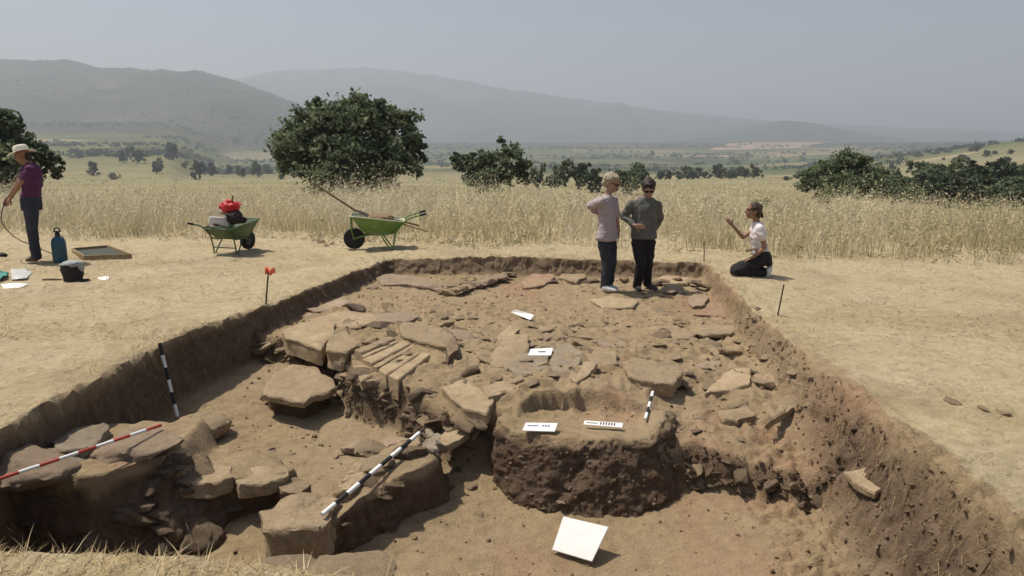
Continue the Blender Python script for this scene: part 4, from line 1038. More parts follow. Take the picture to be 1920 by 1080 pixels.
big_tree('leafy_bush', 925, 356, 44.0, [(955, 308, 28, 32, 0), (900, 318, 30, 28, 0), (868, 315, 20, 22, .3), (944, 282, 10, 16, 0), (976, 325, 16, 26, 0), (920, 338, 46, 22, -.6), (858, 298, 7, 10, 0), (940, 268, 5, 9, 0), (885, 298, 10, 10, 0)], 3, 7500, .12, (3.2, .14, 1.6), 'medium green bush with a thin pointed top, right of the big tree', 'bush')
big_tree('leafy_bush', 1595, 374, 46.0, [(1590, 328, 48, 32, 0), (1540, 340, 32, 26, .4), (1645, 340, 36, 26, 0), (1590, 306, 22, 14, 0), (1508, 348, 14, 20, 0), (1682, 350, 20, 20, 0), (1590, 354, 84, 20, -.8), (1620, 308, 14, 12, 0), (1560, 316, 16, 12, 0)], 4, 11000, .12, (3.0, .16, 1.8), 'broad bright green bush in the tall grass right of the kneeling person', 'bush')

# shared crowns for the many bushes farther off
def rlobes(seed, n, w, h):
    r = random.Random(seed)
    return [(r.uniform(-.55, .55) * w, r.uniform(-.5, .5) * w, h * r.uniform(.35, .62), w * r.uniform(.3, .52), w * r.uniform(.3, .5), h * r.uniform(.26, .4)) for _ in range(n)]
CR = [crown_mesh(50 + k, rlobes(60 + k, 6, 1.0, 1.5 - .12 * k), 2600, .075, 'leaves' if k % 2 == 0 else 'leaves_olive') for k in range(5)]
TRK = trunk_mesh(77, 1.0, .07, .55, 5)
rt = random.Random(5)
ORD = ['first', 'second', 'third', 'fourth', 'fifth', 'sixth', 'seventh', 'eighth', 'ninth', 'tenth', 'eleventh', 'twelfth', 'thirteenth', 'fourteenth', 'fifteenth']
def far_bush(px, Y, width_px, label, group, hs=1.0):
    z = float(zfar(px, Y)) if Y > 47 else float(field_z(Y * (px - 960) / 1428., Y))
    x = Y * (px - 960) / 1428.; wd = width_px * Y / FPX / 1.9
    tree('bush', (x, Y, z - .12 * wd), rt.choice(CR), TRK, label, group, (wd, wd, wd * hs * rt.uniform(.8, 1.15)), rt.uniform(0, 6.28), 'bush')
for k, (px, w) in enumerate(((1008, 34), (1035, 30), (1060, 36), (1085, 44), (1112, 40), (1160, 30), (1185, 50), (1205, 40))):
    far_bush(px, rt.uniform(85, 115), w * 1.5, 'green bush, %s from the left in the row behind the two standing people' % ORD[k], 'bushes behind the standing people', 1.3)
for k, (px, w) in enumerate(((1330, 30), (1350, 26), (1365, 36), (1400, 32), (1435, 50), (1465, 40))):
    far_bush(px, rt.uniform(60, 75), w, 'low dusty scrub bush, %s from the left behind the kneeling person' % ORD[k], 'scrub behind the kneeling person', .9)
for k, (px, w, Y) in enumerate(((1700, 50, 92), (1725, 60, 78), (1740, 44, 120), (1760, 70, 88), (1780, 70, 105), (1800, 84, 72), (1850, 90, 80), (1870, 70, 108), (1895, 80, 70), (1915, 60, 120), (1930, 90, 76))):
    far_bush(px, Y, w * 1.45, 'dark bluish bush, %s from the left in the thicket at the right edge' % ORD[k], 'thicket at the right edge', 1.0)
for k, px in enumerate(range(1245, 1425, 14)):
    far_bush(px + rt.uniform(-6, 6), rt.uniform(330, 390), rt.uniform(22, 34), 'dark bush, %s from the left in the hedge on the pale slope' % ORD[k], 'hedge on the pale slope', 1.1)
for k in range(34):
    px = rt.uniform(1480, 1960); Y = rt.uniform(180, 820)
    far_bush(px, Y, rt.uniform(10, 24), 'small round bush dotting the straw-coloured slope at the right', 'bushes dotting the right slope', 1.0)
for k in range(15):
    px = 150 + k * 27 + rt.uniform(-10, 10); Y = rt.uniform(380, 800)
    far_bush(px, Y, rt.uniform(16, 36), 'grey-green hazy tree, %s from the left in the scattered line beyond the grass' % ORD[k], 'hazy trees at the left', 1.5)
for k in range(30):
    px = rt.uniform(790, 1560); Y = rt.uniform(900, 1900)
    far_bush(px, Y, rt.uniform(7, 16), 'tiny hazy tree among the valley fields', 'hazy trees among the valley fields', 1.2)
# far woods that read as one mass
r = np.random.default_rng(9); n = 7000
px_ = np.concatenate([r.uniform(-200, 620, 3500), r.uniform(780, 2000, 3500)]); Yw = r.uniform(700, 3000, n)
sel = fbm(np.stack([Yw * (px_ - 960) / 1428. / 260., Yw / 120., np.zeros(n)], -1), 3, 501) > .06; px_, Yw = px_[sel], Yw[sel]; n = len(px_)
cx = Yw * (px_ - 960) / 1428.; cz = zfar(px_, Yw); sz = r.uniform(2.0, 4.6, n)
ct = np.repeat(np.stack([cx, Yw, cz + sz * .5], -1), 22, 0) + r.normal(0, .55, (n * 22, 3)) * np.repeat(sz, 22)[:, None] * np.array([1.2, 1.0, .5])
a = r.normal(size=(n * 22, 3)); a /= np.linalg.norm(a, axis=1, keepdims=True); b = np.cross(a, r.normal(size=(n * 22, 3))); b /= np.linalg.norm(b, axis=1, keepdims=True)
lz = np.repeat(sz, 22)[:, None] * .55
vv = np.stack([ct - a * lz, ct + b * lz * .8, ct + a * lz], 1).reshape(-1, 3)
fwood = obj('far_woodland', np_mesh('far_woodland', vv, None, np.arange(len(vv)).reshape(-1, 3), False, {'tint': np.repeat(r.uniform(.1, .6, n * 22), 3)}), M['leaves_olive'])
tag(fwood, 'hazy strips of woodland and hedges across the distant valley', 'woodland', kind='stuff')
# wooden fence posts half hidden in the grass at the left
plain('grey_wood', (0.19, 0.16, 0.125), 0.9, 0.3, 20, 0.4)
for k, (px, Y) in enumerate(((178, 37), (243, 37.5), (332, 38), (478, 38.5))):
    q = PD(px, 340, Y); mb = MB(); mb.tube([(0, 0, -.3), (.01, 0, .7), (.03, .01, 1.35)], [.05, .048, .04], 8)
    o = mb.build('fence_post', M['grey_wood'], None); o.location = (q.x, Y, float(field_z(q.x, Y)))
    tag(o, 'weathered thin fence post behind the grass, %s from the left' % ORD[k], 'fence post', 'fence posts behind the grass')

# ================================================================ small things on and around the dig
plain('white_paint', (0.78, 0.77, 0.74), 0.5, 0.05, 9, 0.05)
plain('black_paint', (0.022, 0.02, 0.02), 0.5, 0.3, 12, 0.05)
plain('red_paint', (0.42, 0.075, 0.055), 0.5, 0.2, 12, 0.05)
plain('iron', (0.055, 0.045, 0.04), 0.7, 0.4, 30, 0.2, 0.4)
plain('orange_tape', (0.85, 0.20, 0.10), 0.6, 0.1, 20, 0.2)
plain('wood', (0.29, 0.205, 0.11), 0.75, 0.3, 25, 0.3)
plain('wood_dark', (0.13, 0.088, 0.048), 0.8, 0.3, 25, 0.3)
plain('barrow_green', (0.12, 0.215, 0.05), 0.45, 0.25, 7, 0.1, 0.0, 0.4)
plain('barrow_dark', (0.058, 0.10, 0.036), 0.45, 0.3, 7, 0.1, 0.0, 0.4)
plain('barrow_dust', (0.42, 0.44, 0.30), 0.8, 0.25, 8, 0.2)
plain('rubber', (0.02, 0.02, 0.021), 0.8, 0.3, 20, 0.3)
plain('rim_grey', (0.07, 0.07, 0.068), 0.6, 0.3, 20, 0.2)
plain('tank_blue', (0.012, 0.075, 0.115), 0.35, 0.2, 5, 0.03, 0, 0.5)
plain('bag_black', (0.022, 0.018, 0.018), 0.8, 0.4, 12, 0.4)
plain('cloth_grey', (0.30, 0.31, 0.31), 0.9, 0.25, 12, 0.4)
plain('mesh_dark', (0.055, 0.062, 0.045), 0.8, 0.3, 60, 0.5)
plain('teal_plastic', (0.05, 0.22, 0.17), 0.4, 0.25, 8, 0.1)
plain('pale_plastic', (0.52, 0.52, 0.47), 0.3, 0.15, 8, 0.2)
plain('red_bag', (0.52, 0.03, 0.035), 0.5, 0.35, 9, 0.5)
plain('foam', (0.60, 0.57, 0.55), 0.8, 0.1, 8, 0.2)
plain('cardboard', (0.27, 0.225, 0.15), 0.85, 0.2, 8, 0.2)
plain('ink_blue', (0.08, 0.09, 0.22), 0.6, 0.2, 20, 0.0)

def pole(name, a, b, nband, rad, first, second, label, tip=False):
    a, b = Vector(a), Vector(b); e = empty(name, a, label, 'ranging pole'); d = b - a
    for k in range(nband):
        mb = MB(); p0, p1 = d * (k / nband), d * ((k + 1) / nband)
        mb.tube([p0, p0.lerp(p1, .5), p1], rad, 10); mb.build('band', M[first if k % 2 == 0 else second], e)
    if tip:
        mb = MB(); mb.tube([d, d * 1.02, d * 1.09], [rad * .9, rad * .7, rad * .3], 8); mb.build('tip', M['iron'], e)
    return e
pole('ranging_pole', P(333, 781, -.70), PD(299, 643, P(333, 781, -.70).y + .12), 6, .016, 'white_paint', 'black_paint', 'upright black and white pole leaning at the left trench wall')
pole('ranging_pole', P(-140, 944, -.20), P(302, 797, -.25), 12, .012, 'white_paint', 'red_paint', 'red and white pole lying along the lower left stone wall')
pole('ranging_pole', P(604, 965, -.60), P(786, 812, -.46), 9, .016, 'white_paint', 'black_paint', 'long black and white pole laid up the steep wall stub', True)
q0, q1 = P(1210, 786, -.37), P(1224, 735, -.30)
pole('scale_rod', q0, q1, 5, .013, 'white_paint', 'black_paint', 'short black and white scale rod at the right rim of the pedestal')

def quad_board(name, cs, th, mat, label, cat, parent=None):
    cs = [Vector(c) for c in cs]; c = sum(cs, Vector()) / 4
    n = (cs[1] - cs[0]).cross(cs[3] - cs[0]).normalized(); n = n if n.z > 0 else -n
    mb = MB(); bm = bmesh.new()
    vs = [bm.verts.new(p - c) for p in cs]; f = bm.faces.new(vs)
    ex = bmesh.ops.extrude_face_region(bm, geom=[f]); 
    for v in [g_ for g_ in ex['geom'] if isinstance(g_, bmesh.types.BMVert)]: v.co -= n * th
    bmesh.ops.bevel(bm, geom=list(bm.edges), offset=min(.003, th * .3), segments=2, affect='EDGES')
    bmesh.ops.recalc_face_normals(bm, faces=bm.faces)
    me = bpy.data.meshes.new(name); bm.to_mesh(me); bm.free()
    o = obj(name, me, M[mat], parent); o.location = c
    if parent is None: tag(o, label, cat)
    return o, c, n, cs
def marks(o, c, n, cs, rects, mat, name='mark'):
    """flat print on a board: rects in board coordinates u 0..1 left-right, v 0..1 top-bottom"""
    for u0, v0, u1, v1 in rects:
        def at(u, v): return cs[0].lerp(cs[1], u).lerp(cs[3].lerp(cs[2], u), v) - c + n * .0015
        mb = MB(); mb.add([at(u0, v0), at(u1, v0), at(u1, v1), at(u0, v1)], [(0, 1, 2, 3)]); mb.build(name, M[mat], o, False)
quad_board('sign_board', [P(1056, 968, -.82), P(1141, 988, -.82), P(1110, 1053, -1.0), P(1035, 1031, -1.0)], .012, 'white_paint', 'large blank white board leaning at the foot of the soil pedestal', 'sign board')
zz = -.40
bd = quad_board('label_board', [P(986, 792, zz + .03), P(1046, 793, zz + .03), P(1040, 809, zz), P(979, 807, zz)], .006, 'white_paint', 'white label board with blue writing on the front rim of the pedestal', 'label board')
marks(*bd, [(.10 + .07 * k, .30, .10 + .07 * k + .05, .48) for k in range(5)] + [(.55 + .09 * k, .30, .55 + .09 * k + .06, .48) for k in range(3)], 'ink_blue')
zz = float(UP(np.array([P(978, 592, -.3).x]), np.array([P(978, 592, -.3).y]))[0])
bd = quad_board('label_board', [P(957, 585, zz + .04), P(965, 580, zz + .09), P(1001, 590, zz + .09), P(994, 600, zz + .04)], .008, 'white_paint', 'narrow white label board lying on the far floor of the trench', 'label board')
bd = quad_board('label_board', [P(995, 654, -.225), P(1037, 652, -.225), P(1033, 666, -.25), P(990, 666, -.25)], .006, 'white_paint', 'white label board with a dark arrow on the grey slabs', 'label board')
marks(*bd, [(.42, .45, .72, .62), (.36, .48, .42, .58)], 'black_paint')
bd = quad_board('scale_bar', [P(1096, 788, -.375), P(1168, 793, -.375), P(1167, 802, -.40), P(1094, 796, -.40)], .006, 'white_paint', 'small white photo scale with black teeth on the pedestal rim', 'scale bar')
marks(*bd, [(.42 + .07 * k, .15, .42 + .07 * k + .035, .7) for k in range(6)] + [(.06, .4, .36, .55)], 'black_paint')

# stakes
def stake(name, a, b, r, mat, label):
    e = empty(name, a, label, 'stake'); mb = MB(); a, b = Vector(a), Vector(b)
    mb.tube([Vector((0, 0, -.06)), (b - a) * .5 + Vector((.004, 0, 0)), b - a], [r, r * .95, r * .9], 7); mb.build('rod', M[mat], e); return e
a = PG(497, 573); b = PD(503, 512, a.y)
fs_ = stake('marker_stake', a, b, .010, 'iron', 'dark iron stake with an orange ribbon at the left trench edge')
mb = MB(); n = 7; vs, fc = [], []
for k in range(n):
    f = k / (n - 1)
    for h in (-.5, .5):
        vs.append((b - a) + Vector((-.035 + .11 * f, .03 * math.sin(f * 7), .02 + h * (.085 - .02 * f) + .015 * math.sin(f * 9))))
fc = [(2 * k, 2 * k + 2, 2 * k + 3, 2 * k + 1) for k in range(n - 1)]
mb.add(vs, fc); o = mb.build('ribbon', M['orange_tape'], fs_); sm = o.modifiers.new('t', 'SOLIDIFY'); sm.thickness = .004
a = PG(1457, 592); stake('marker_stake', a, PD(1470, 533, a.y), .009, 'iron', 'thin leaning iron stake at the right trench edge')
a = PG(1320, 490); stake('marker_stake', a, PD(1320, 452, a.y), .009, 'iron', 'thin upright stake at the far right trench corner')

# ---------------------------------------------------------------- wheelbarrows
def rrect(cx, lx, ly, z, r=.09, n=5, tilt=0.0):
    out = []
    for qx, qy, a0 in ((1, 1, 0), (-1, 1, 90), (-1, -1, 180), (1, -1, 270)):
        for k in range(n):
            a = R(a0 + 90 * k / (n - 1)); x = qx * (lx - r) + math.cos(a) * r; y = qy * (ly - r) + math.sin(a) * r
            out.append(Vector((cx + x, y, z + tilt * x)))
    return out
def loft(mb, rings, capb=True, capt=False):
    n = len(rings[0]); vs = [v for r_ in rings for v in r_]; fs = []
    for i in range(len(rings) - 1):
        for k in range(n): fs.append((i * n + k, i * n + (k + 1) % n, (i + 1) * n + (k + 1) % n, (i + 1) * n + k))
    if capb: fs.append(tuple(reversed(range(n))))
    if capt: fs.append(tuple((len(rings) - 1) * n + k for k in range(n)))
    mb.add(vs, fs)
def wheelbarrow(loc, rz, label, paint, inner, mark=False):
    e = empty('wheelbarrow', loc, label, 'wheelbarrow', rz=rz); m = M[paint]
    mb = MB(); t = -.12                                    # tray: rim higher at the wheel end
    loft(mb, [rrect(-.19, .25, .19, .285, .06), rrect(-.20, .33, .245, .37, .08, tilt=t * .5), rrect(-.21, .455, .315, .545, .09, tilt=t)])
    mb.build('tray', m, e)
    mb = MB(); loft(mb, [rrect(-.21, .452, .312, .544, .09, tilt=t), rrect(-.20, .325, .24, .375, .08, tilt=t * .5), rrect(-.19, .245, .185, .295, .06)], False, True)
    mb.build('tray_lining', M[inner], e)
    mb = MB(); ring = rrect(-.21, .46, .32, .547, .09, 6, tilt=t); mb.tube(ring + ring[:1], .011, 7, False); mb.build('rim', M[inner], e)
    for s in (-1, 1):
        mb = MB(); mb.tube([(-.63, s * .055, .185), (-.5, s * .07, .225), (-.36, s * .14, .262), (-.05, s * .2, .268), (.10, s * .225, .30), (.20, s * .255, .44), (.30, s * .27, .535), (.42, s * .275, .575), (.62, s * .28, .625)], .0145, 8); mb.build('frame_tube', m, e)
        mb = MB(); mb.tube([(.52, s * .278, .60), (.63, s * .28, .628)], .02, 8); mb.build('grip', M['rubber'], e)
        mb = MB(); mb.tube([(.16, s * .245, .40), (.10, s * .25, .30), (.055, s * .25, .12), (.05, s * .25, .012), (0, s * .25, .012), (-.10, s * .24, .16), (-.16, s * .2, .268)], .0135, 8); mb.build('leg', m, e)
    mb = MB(); mb.tube([(.055, -.25, .12), (.055, .25, .12)], .011, 7); mb.build('cross_bar', m, e)
    mb = MB(); mb.tube([(-.63, -.06, .185), (-.665, -.09, .34), (-.67, -.12, .56), (-.67, .12, .56), (-.665, .09, .34), (-.63, .06, .185)], .011, 7); mb.build('front_hoop', m, e)
    w = empty('wheel', (-.63, 0, .185), None, None); del_ = w; w.parent = e
    mb = MB(); mb.lathe([(.10, -.042), (.15, -.052), (.178, -.04), (.186, -.015), (.186, .015), (.178, .04), (.15, .052), (.10, .042), (.095, 0)], (0, 0, 0), 30, 'Y'); mb.build('tyre', M['rubber'], w)
    mb = MB(); mb.lathe([(.02, -.055), (.03, -.05), (.04, -.03), (.085, -.018), (.105, -.034), (.108, 0), (.105, .034), (.085, .018), (.04, .03), (.03, .05), (.02, .055)], (0, 0, 0), 24, 'Y'); mb.build('rim', M['rim_grey'], w)
    if mark:                                                # faded painted figures on the tray side
        for txt, x in (('8', -.26), ('V', -.06)):
            cu = bpy.data.curves.new('painted_mark', 'FONT'); cu.body = txt; cu.size = .15; cu.extrude = .0005; cu.align_x = 'CENTER'; cu.offset = -.002
            tmp = bpy.data.objects.new('tmp', cu); COL.objects.link(tmp)
            me = bpy.data.meshes.new_from_object(tmp.evaluated_get(bpy.context.evaluated_depsgraph_get())); bpy.data.objects.remove(tmp)
            o = obj('painted_mark', me, M['barrow_dust'], e)
            ang = math.atan2(.175, .07); o.rotation_euler = (ang, 0, 0); o.location = (x, -.268, .395)
    return e
g2 = PG(733, 465)
wheelbarrow((g2.x, g2.y, zat(g2.x, g2.y)), R(8), 'bright green wheelbarrow with its wheel to the left, by the far left trench corner', 'barrow_green', 'barrow_dust', True)
g1 = PG(424, 479)
wheelbarrow((g1.x - .02, g1.y + .1, zat(g1.x, g1.y)), R(180 + 72), 'dark green wheelbarrow loaded with finds, standing before the tall grass', 'barrow_dark', 'barrow_dark').scale = (.9, .9, .9)

def crumple(name, loc, rad, mat, label, cat, seed, amp=.28, sub=4, freq=2.2, parent=None, rz=0):
    bm = bmesh.new(); bmesh.ops.create_icosphere(bm, subdivisions=sub, radius=1); v = np.array([tuple(x.co) for x in bm.verts])
    v = v * (1 + fbm(v * freq + seed, 4, seed)[:, None] * amp + ridged(v * freq * 1.6 + seed, 3, seed + 1)[:, None] * amp * .35) * np.array(rad)
    bm.verts.ensure_lookup_table()
    for k, x in enumerate(bm.verts): x.co = v[k]
    me = bpy.data.meshes.new(name); bm.to_mesh(me); bm.free()
    for p_ in me.polygons: p_.use_smooth = True
    o = obj(name, me, M[mat], parent); o.location = loc; o.rotation_euler.z = rz
    if parent is None: tag(o, label, cat)
    return o
# load of the left wheelbarrow
Yb = g1.y
def bx(px, py, dy=0.0): return PD(px, py, Yb + dy)
k1 = 1 / ppm(g1)
c = bx(411, 416, .06); mb = MB(); loft(mb, [rrect(0, .145, .12, -.08, .03), rrect(0, .165, .135, -.02, .03), rrect(-.01, .14, .12, .085, .03)], True, True)
o = mb.build('foam_box', M['foam'], None); o.location = c; o.rotation_euler = (0, .08, R(20)); tag(o, 'pale grey foam box in the loaded dark green wheelbarrow', 'box')
c = bx(408, 401, .10); mb = MB(); mb.box((0, 0, 0), (.30, .20, .012), Matrix.Rotation(.28, 3, 'Y') @ Matrix.Rotation(.5, 3, 'X'), .003); mb.box((.0, .02, .02), (.26, .17, .010), Matrix.Rotation(.33, 3, 'Y') @ Matrix.Rotation(.55, 3, 'X'), .003)
o = mb.build('cardboard_sheet', M['cardboard'], None); o.location = c; tag(o, 'brown cardboard sheet propped on the foam box in the wheelbarrow', 'cardboard')
crumple('red_bag', bx(432, 388, .05), (.13, .09, .09), 'red_bag', 'crumpled bright red bag on top of the loaded wheelbarrow', 'bag', 5, .75, 4, 2.9)
crumple('dark_bag', bx(440, 408, .0), (.13, .12, .11), 'bag_black', 'dark bag under the red bag in the wheelbarrow', 'bag', 6)
crumple('dark_bag', bx(452, 413, .06), (.09, .09, .06), 'bag_black', 'small dark bundle at the wheel end of the loaded wheelbarrow', 'bag', 8)
mb = MB(); a, b = bx(430, 400, .02), bx(437, 367, .02); mb.tube([Vector(), (b - a) * .5, b - a], [.012, .012, .014], 8); o = mb.build('tool_handle', M['wood_dark'], None); o.location = a; tag(o, 'short dark tool handle sticking up from the red bag', 'tool')
mb = MB(); pts = [bx(414, 399, -.05), bx(422, 401, -.07), bx(428, 409, -.08), bx(430, 418, -.05)]; mb.tube([p_ - pts[0] for p_ in pts], .012, 8); o = mb.build('curved_handle', M['black_paint'], None); o.location = pts[0]; tag(o, 'black curved handle over the foam box in the wheelbarrow', 'tool')
# tools in the right wheelbarrow
Y2 = g2.y
def tool(name, pts, rads, mat, label, head=None):
    e = empty(name, pts[0], label, 'tool'); mb = MB(); mb.tube([p_ - pts[0] for p_ in pts], rads, 8); mb.build('shaft', M[mat], e)
    if head is not None: head(e)
    return e
def sh_head(e):
    mb = MB(); q = PD(668, 396, Y2 + .1) - e.location; w = PD(716, 414, Y2 + .05) - e.location; d = (w - q).normalized(); sd = d.cross(Vector((0, 0, 1))).normalized(); up = sd.cross(d)
    vs = []; prof = [(0, .03, 0), (.06, .085, 0), (.2, .10, -.01), (.3, .085, -.015), (.36, .03, -.02)]
    for f, w2, h in prof: vs += [q + d * f - sd * w2 + up * (h + .015), q + d * f + up * (h - .012), q + d * f + sd * w2 + up * (h + .015)]
    fs = []
    for i in range(len(prof) - 1):
        for j in (0, 1): fs.append((i * 3 + j, i * 3 + j + 1, i * 3 + j + 4, i * 3 + j + 3))
    mb.add(vs, fs); o = mb.build('blade', M['iron'], e); s_ = o.modifiers.new('t', 'SOLIDIFY'); s_.thickness = .006
tool('long_shovel', [PD(588, 344, Y2 + .18), PD(630, 371, Y2 + .15), PD(668, 396, Y2 + .1)], [.017, .018, .02], 'wood_dark', 'long wooden shovel resting in the bright green wheelbarrow, shaft pointing up left', sh_head)
tool('tool_handle', [PD(700, 409, Y2 + .05), PD(750, 414, Y2 + .02), PD(786, 423, Y2)], [.014, .014, .016], 'wood_dark', 'short dark handle over the rear of the bright green wheelbarrow')
tool('tool_handle', [PD(705, 412, Y2 - .08), PD(755, 420, Y2 - .12), PD(803, 434, Y2 - .14)], [.014, .014, .016], 'wood', 'pale wooden handle sloping out of the bright green wheelbarrow')
crumple('soil_heap', (g2.x - .18, g2.y + .02, .50), (.24, .17, .07), 'pale_soil', 'small heap of pale soil inside the bright green wheelbarrow', 'soil heap', 12, .2)

# broken pottery pieces before the grass
for k, (px, py, s_, lab) in enumerate(((600, 449, .13, 'largest reddish sherd lying at the edge of the grass'), (612, 455, .08, 'pale sherd in front of the reddish sherds'), (622, 451, .09, 'small reddish sherd nearest the bright green wheelbarrow'))):
    p = PG(px, py + 6); o = put_stone(None, (p.x, p.y, zat(p.x, p.y) + s_ * .3), s_ * 1.2, 'stone_red' if k != 1 else 'stone_pink', name='pottery_sherd'); tag(o, lab, 'sherd', 'sherds by the grass')

# ---------------------------------------------------------------- kit at the left
p = PG(114, 493); t0 = empty('sprayer_tank', (p.x, p.y, zat(p.x, p.y)), 'dark blue pressure sprayer tank with a black cap on the straw', 'tank')
mb = MB(); mb.lathe([(.09, 0), (.102, .012), (.104, .05), (.104, .30), (.097, .345), (.075, .385), (.045, .405), (.035, .41)], n=28); mb.build('tank', M['tank_blue'], t0)
mb = MB(); mb.lathe([(.036, .40), (.038, .45), (.03, .46), (.03, .475), (.055, .48), (.056, .492), (.02, .497)], n=20); mb.build('cap', M['black_paint'], t0)
mb = MB(); mb.tube([(-.045, 0, .48), (-.04, 0, .525), (-.02, 0, .54), (.02, 0, .54), (.04, 0, .525), (.045, 0, .48)], .011, 8); mb.build('handle', M['black_paint'], t0)
p = PG(137, 528); t0 = empty('black_bag', (p.x, p.y, zat(p.x, p.y)), 'black bag with a grey cloth draped over it, in front of the blue tank', 'bag')
mb = MB(); mb.lathe([(.09, 0), (.115, .01), (.128, .08), (.135, .17), (.12, .22), (.07, .25)], n=26); bo = mb.build('bag_body', M['bag_black'], t0)
vv_ = np.array([tuple(v.co) for v in bo.data.vertices]); vv_ += fbm(vv_ * 9, 3, 3)[:, None] * np.array([.02, .02, .012])
for k, v in enumerate(bo.data.vertices): v.co = vv_[k]
crumple('cloth', (.01, .0, .235), (.135, .12, .045), 'cloth_grey', None, None, 15, .35, 4, 2.4, t0)
crumple('cloth_fold', (.11, .01, .19), (.05, .06, .07), 'cloth_grey', None, None, 16, .3, 3, 2.4, t0)
mb = MB(); mb.tube([(.10, -.05, .02), (.16, -.07, .012), (.215, -.06, .015), (.22, -.02, .02), (.17, .0, .014), (.12, .0, .02)], [.014, .016, .017, .017, .015, .014], 8); mb.build('strap', M['bag_black'], t0)

sc = [PG(*q_) for q_ in ((136, 476), (204, 470), (247, 487), (160, 491))]
e = empty('wooden_sieve', sum(sc, Vector()) / 4, 'low wooden sieve frame with dark mesh lying behind the black bag', 'sieve')
for i in range(4):
    a, b = sc[i] - e.location, sc[(i + 1) % 4] - e.location; d = (b - a); L = d.length; ang = math.atan2(d.y, d.x)
    mb = MB(); mb.box((a + b) / 2 + Vector((0, 0, .055)), (L - .028, .022, .09), Matrix.Rotation(ang, 3, 'Z'), .003); mb.build('side_board', M['wood'], e)
cc = [x - e.location + Vector((0, 0, .06)) for x in sc]; mb = MB(); mb.add([c_ * .97 + Vector((0, 0, .0)) for c_ in cc], [(0, 1, 2, 3)]); mb.build('wire_mesh', M['mesh_dark'], e, False)
def flat_thing(name, px, mat, label, cat, lift=.012, wob=.01, seed=1):
    pts = [PG(*q_) for q_ in px]; c = sum(pts, Vector()) / len(pts); n = 7; vs = []; rr = resample([p_ - c for p_ in pts], 24)
    for s_ in (1, .75, .5, .25):
        for p_ in rr: vs.append(p_ * s_ + Vector((0, 0, lift + (1 - s_) * wob)))
    vs.append(Vector((0, 0, lift + wob))); v = np.array([tuple(x_) for x_ in vs]); v[:, 2] += np.abs(fbm(v * 9 + seed, 3, seed)) * wob * 2.2
    fs = [(i * 24 + k, i * 24 + (k + 1) % 24, (i + 1) * 24 + (k + 1) % 24, (i + 1) * 24 + k) for i in range(3) for k in range(24)] + [(72 + k, 72 + (k + 1) % 24, 96) for k in range(24)]
    mb = MB(); mb.add(v, fs); o = mb.build(name, M[mat], None, True, 60); o.location = c; s2 = o.modifiers.new('t', 'SOLIDIFY'); s2.thickness = .004
    return tag(o, label, cat)
flat_thing('paper_sheet', [(183, 522), (196, 519), (207, 521), (203, 527), (186, 527)], 'white_paint', 'small white paper lying on the straw right of the black bag', 'paper', .012, .006, 3)
flat_thing('teal_bag', [(-14, 516), (4, 513), (17, 515), (14, 525), (0, 530), (-16, 530)], 'teal_plastic', 'crumpled teal plastic bag at the left edge', 'bag', .02, .05, 4)
flat_thing('plastic_sheet', [(20, 508), (48, 506), (62, 514), (50, 526), (22, 528)], 'pale_plastic', 'pale clear plastic sheet lying on the straw at the left', 'plastic sheet', .012, .02, 5)
flat_thing('paper_sheet', [(2, 535), (30, 532), (56, 534), (40, 541), (6, 543)], 'white_paint', 'white paper lying flat on the straw nearest the left edge', 'paper', .01, .006, 6)
p = PG(5, 484); crumple('dark_glove', (p.x, p.y, zat(p.x, p.y) + .03), (.075, .05, .04), 'bag_black', 'dark glove lying on the straw at the left edge', 'glove', 21, .4, 3)
a, b = PG(80, 527), PG(116, 527); mb = MB(); mb.tube([Vector((0, 0, .02)), (b - a) * .5 + Vector((0, 0, .025)), b - a + Vector((0, 0, .02))], [.012, .014, .012], 8); o = mb.build('wooden_stick', M['wood_dark'], None); o.location = a; tag(o, 'short dark wooden stick lying beside the black bag', 'stick')

# ================================================================ people
plain('skin', (0.33, 0.195, 0.14), 0.6, 0.12, 10, 0.05)
plain('skin_tan', (0.27, 0.145, 0.09), 0.6, 0.12, 10, 0.05)
plain('hair_blond', (0.31, 0.255, 0.18), 0.7, 0.35, 40, 0.5)
plain('hair_dark', (0.028, 0.02, 0.016), 0.6, 0.4, 40, 0.5)
plain('hair_brown', (0.055, 0.034, 0.022), 0.6, 0.4, 40, 0.5)
plain('shirt_purple', (0.085, 0.022, 0.075), 0.85, 0.25, 12, 0.3)
plain('sweater_grey', (0.115, 0.115, 0.102), 0.9, 0.2, 14, 0.4)
plain('shirt_white', (0.66, 0.60, 0.60), 0.85, 0.1, 10, 0.3)
plain('trouser_navy', (0.034, 0.034, 0.048), 0.9, 0.25, 12, 0.3)
plain('jeans', (0.026, 0.032, 0.042), 0.9, 0.25, 12, 0.3)
plain('trouser_black', (0.018, 0.015, 0.017), 0.9, 0.25, 12, 0.3)
plain('boot_brown', (0.085, 0.055, 0.032), 0.8, 0.3, 14, 0.3)
plain('shoe_white', (0.6, 0.58, 0.55), 0.7, 0.15, 14, 0.2)
plain('shoe_dark', (0.06, 0.055, 0.055), 0.7, 0.3, 14, 0.2)
plain('hat_cloth', (0.66, 0.62, 0.52), 0.9, 0.12, 14, 0.3)
plain('lens', (0.01, 0.01, 0.012), 0.15, 0.1, 5, 0.0)
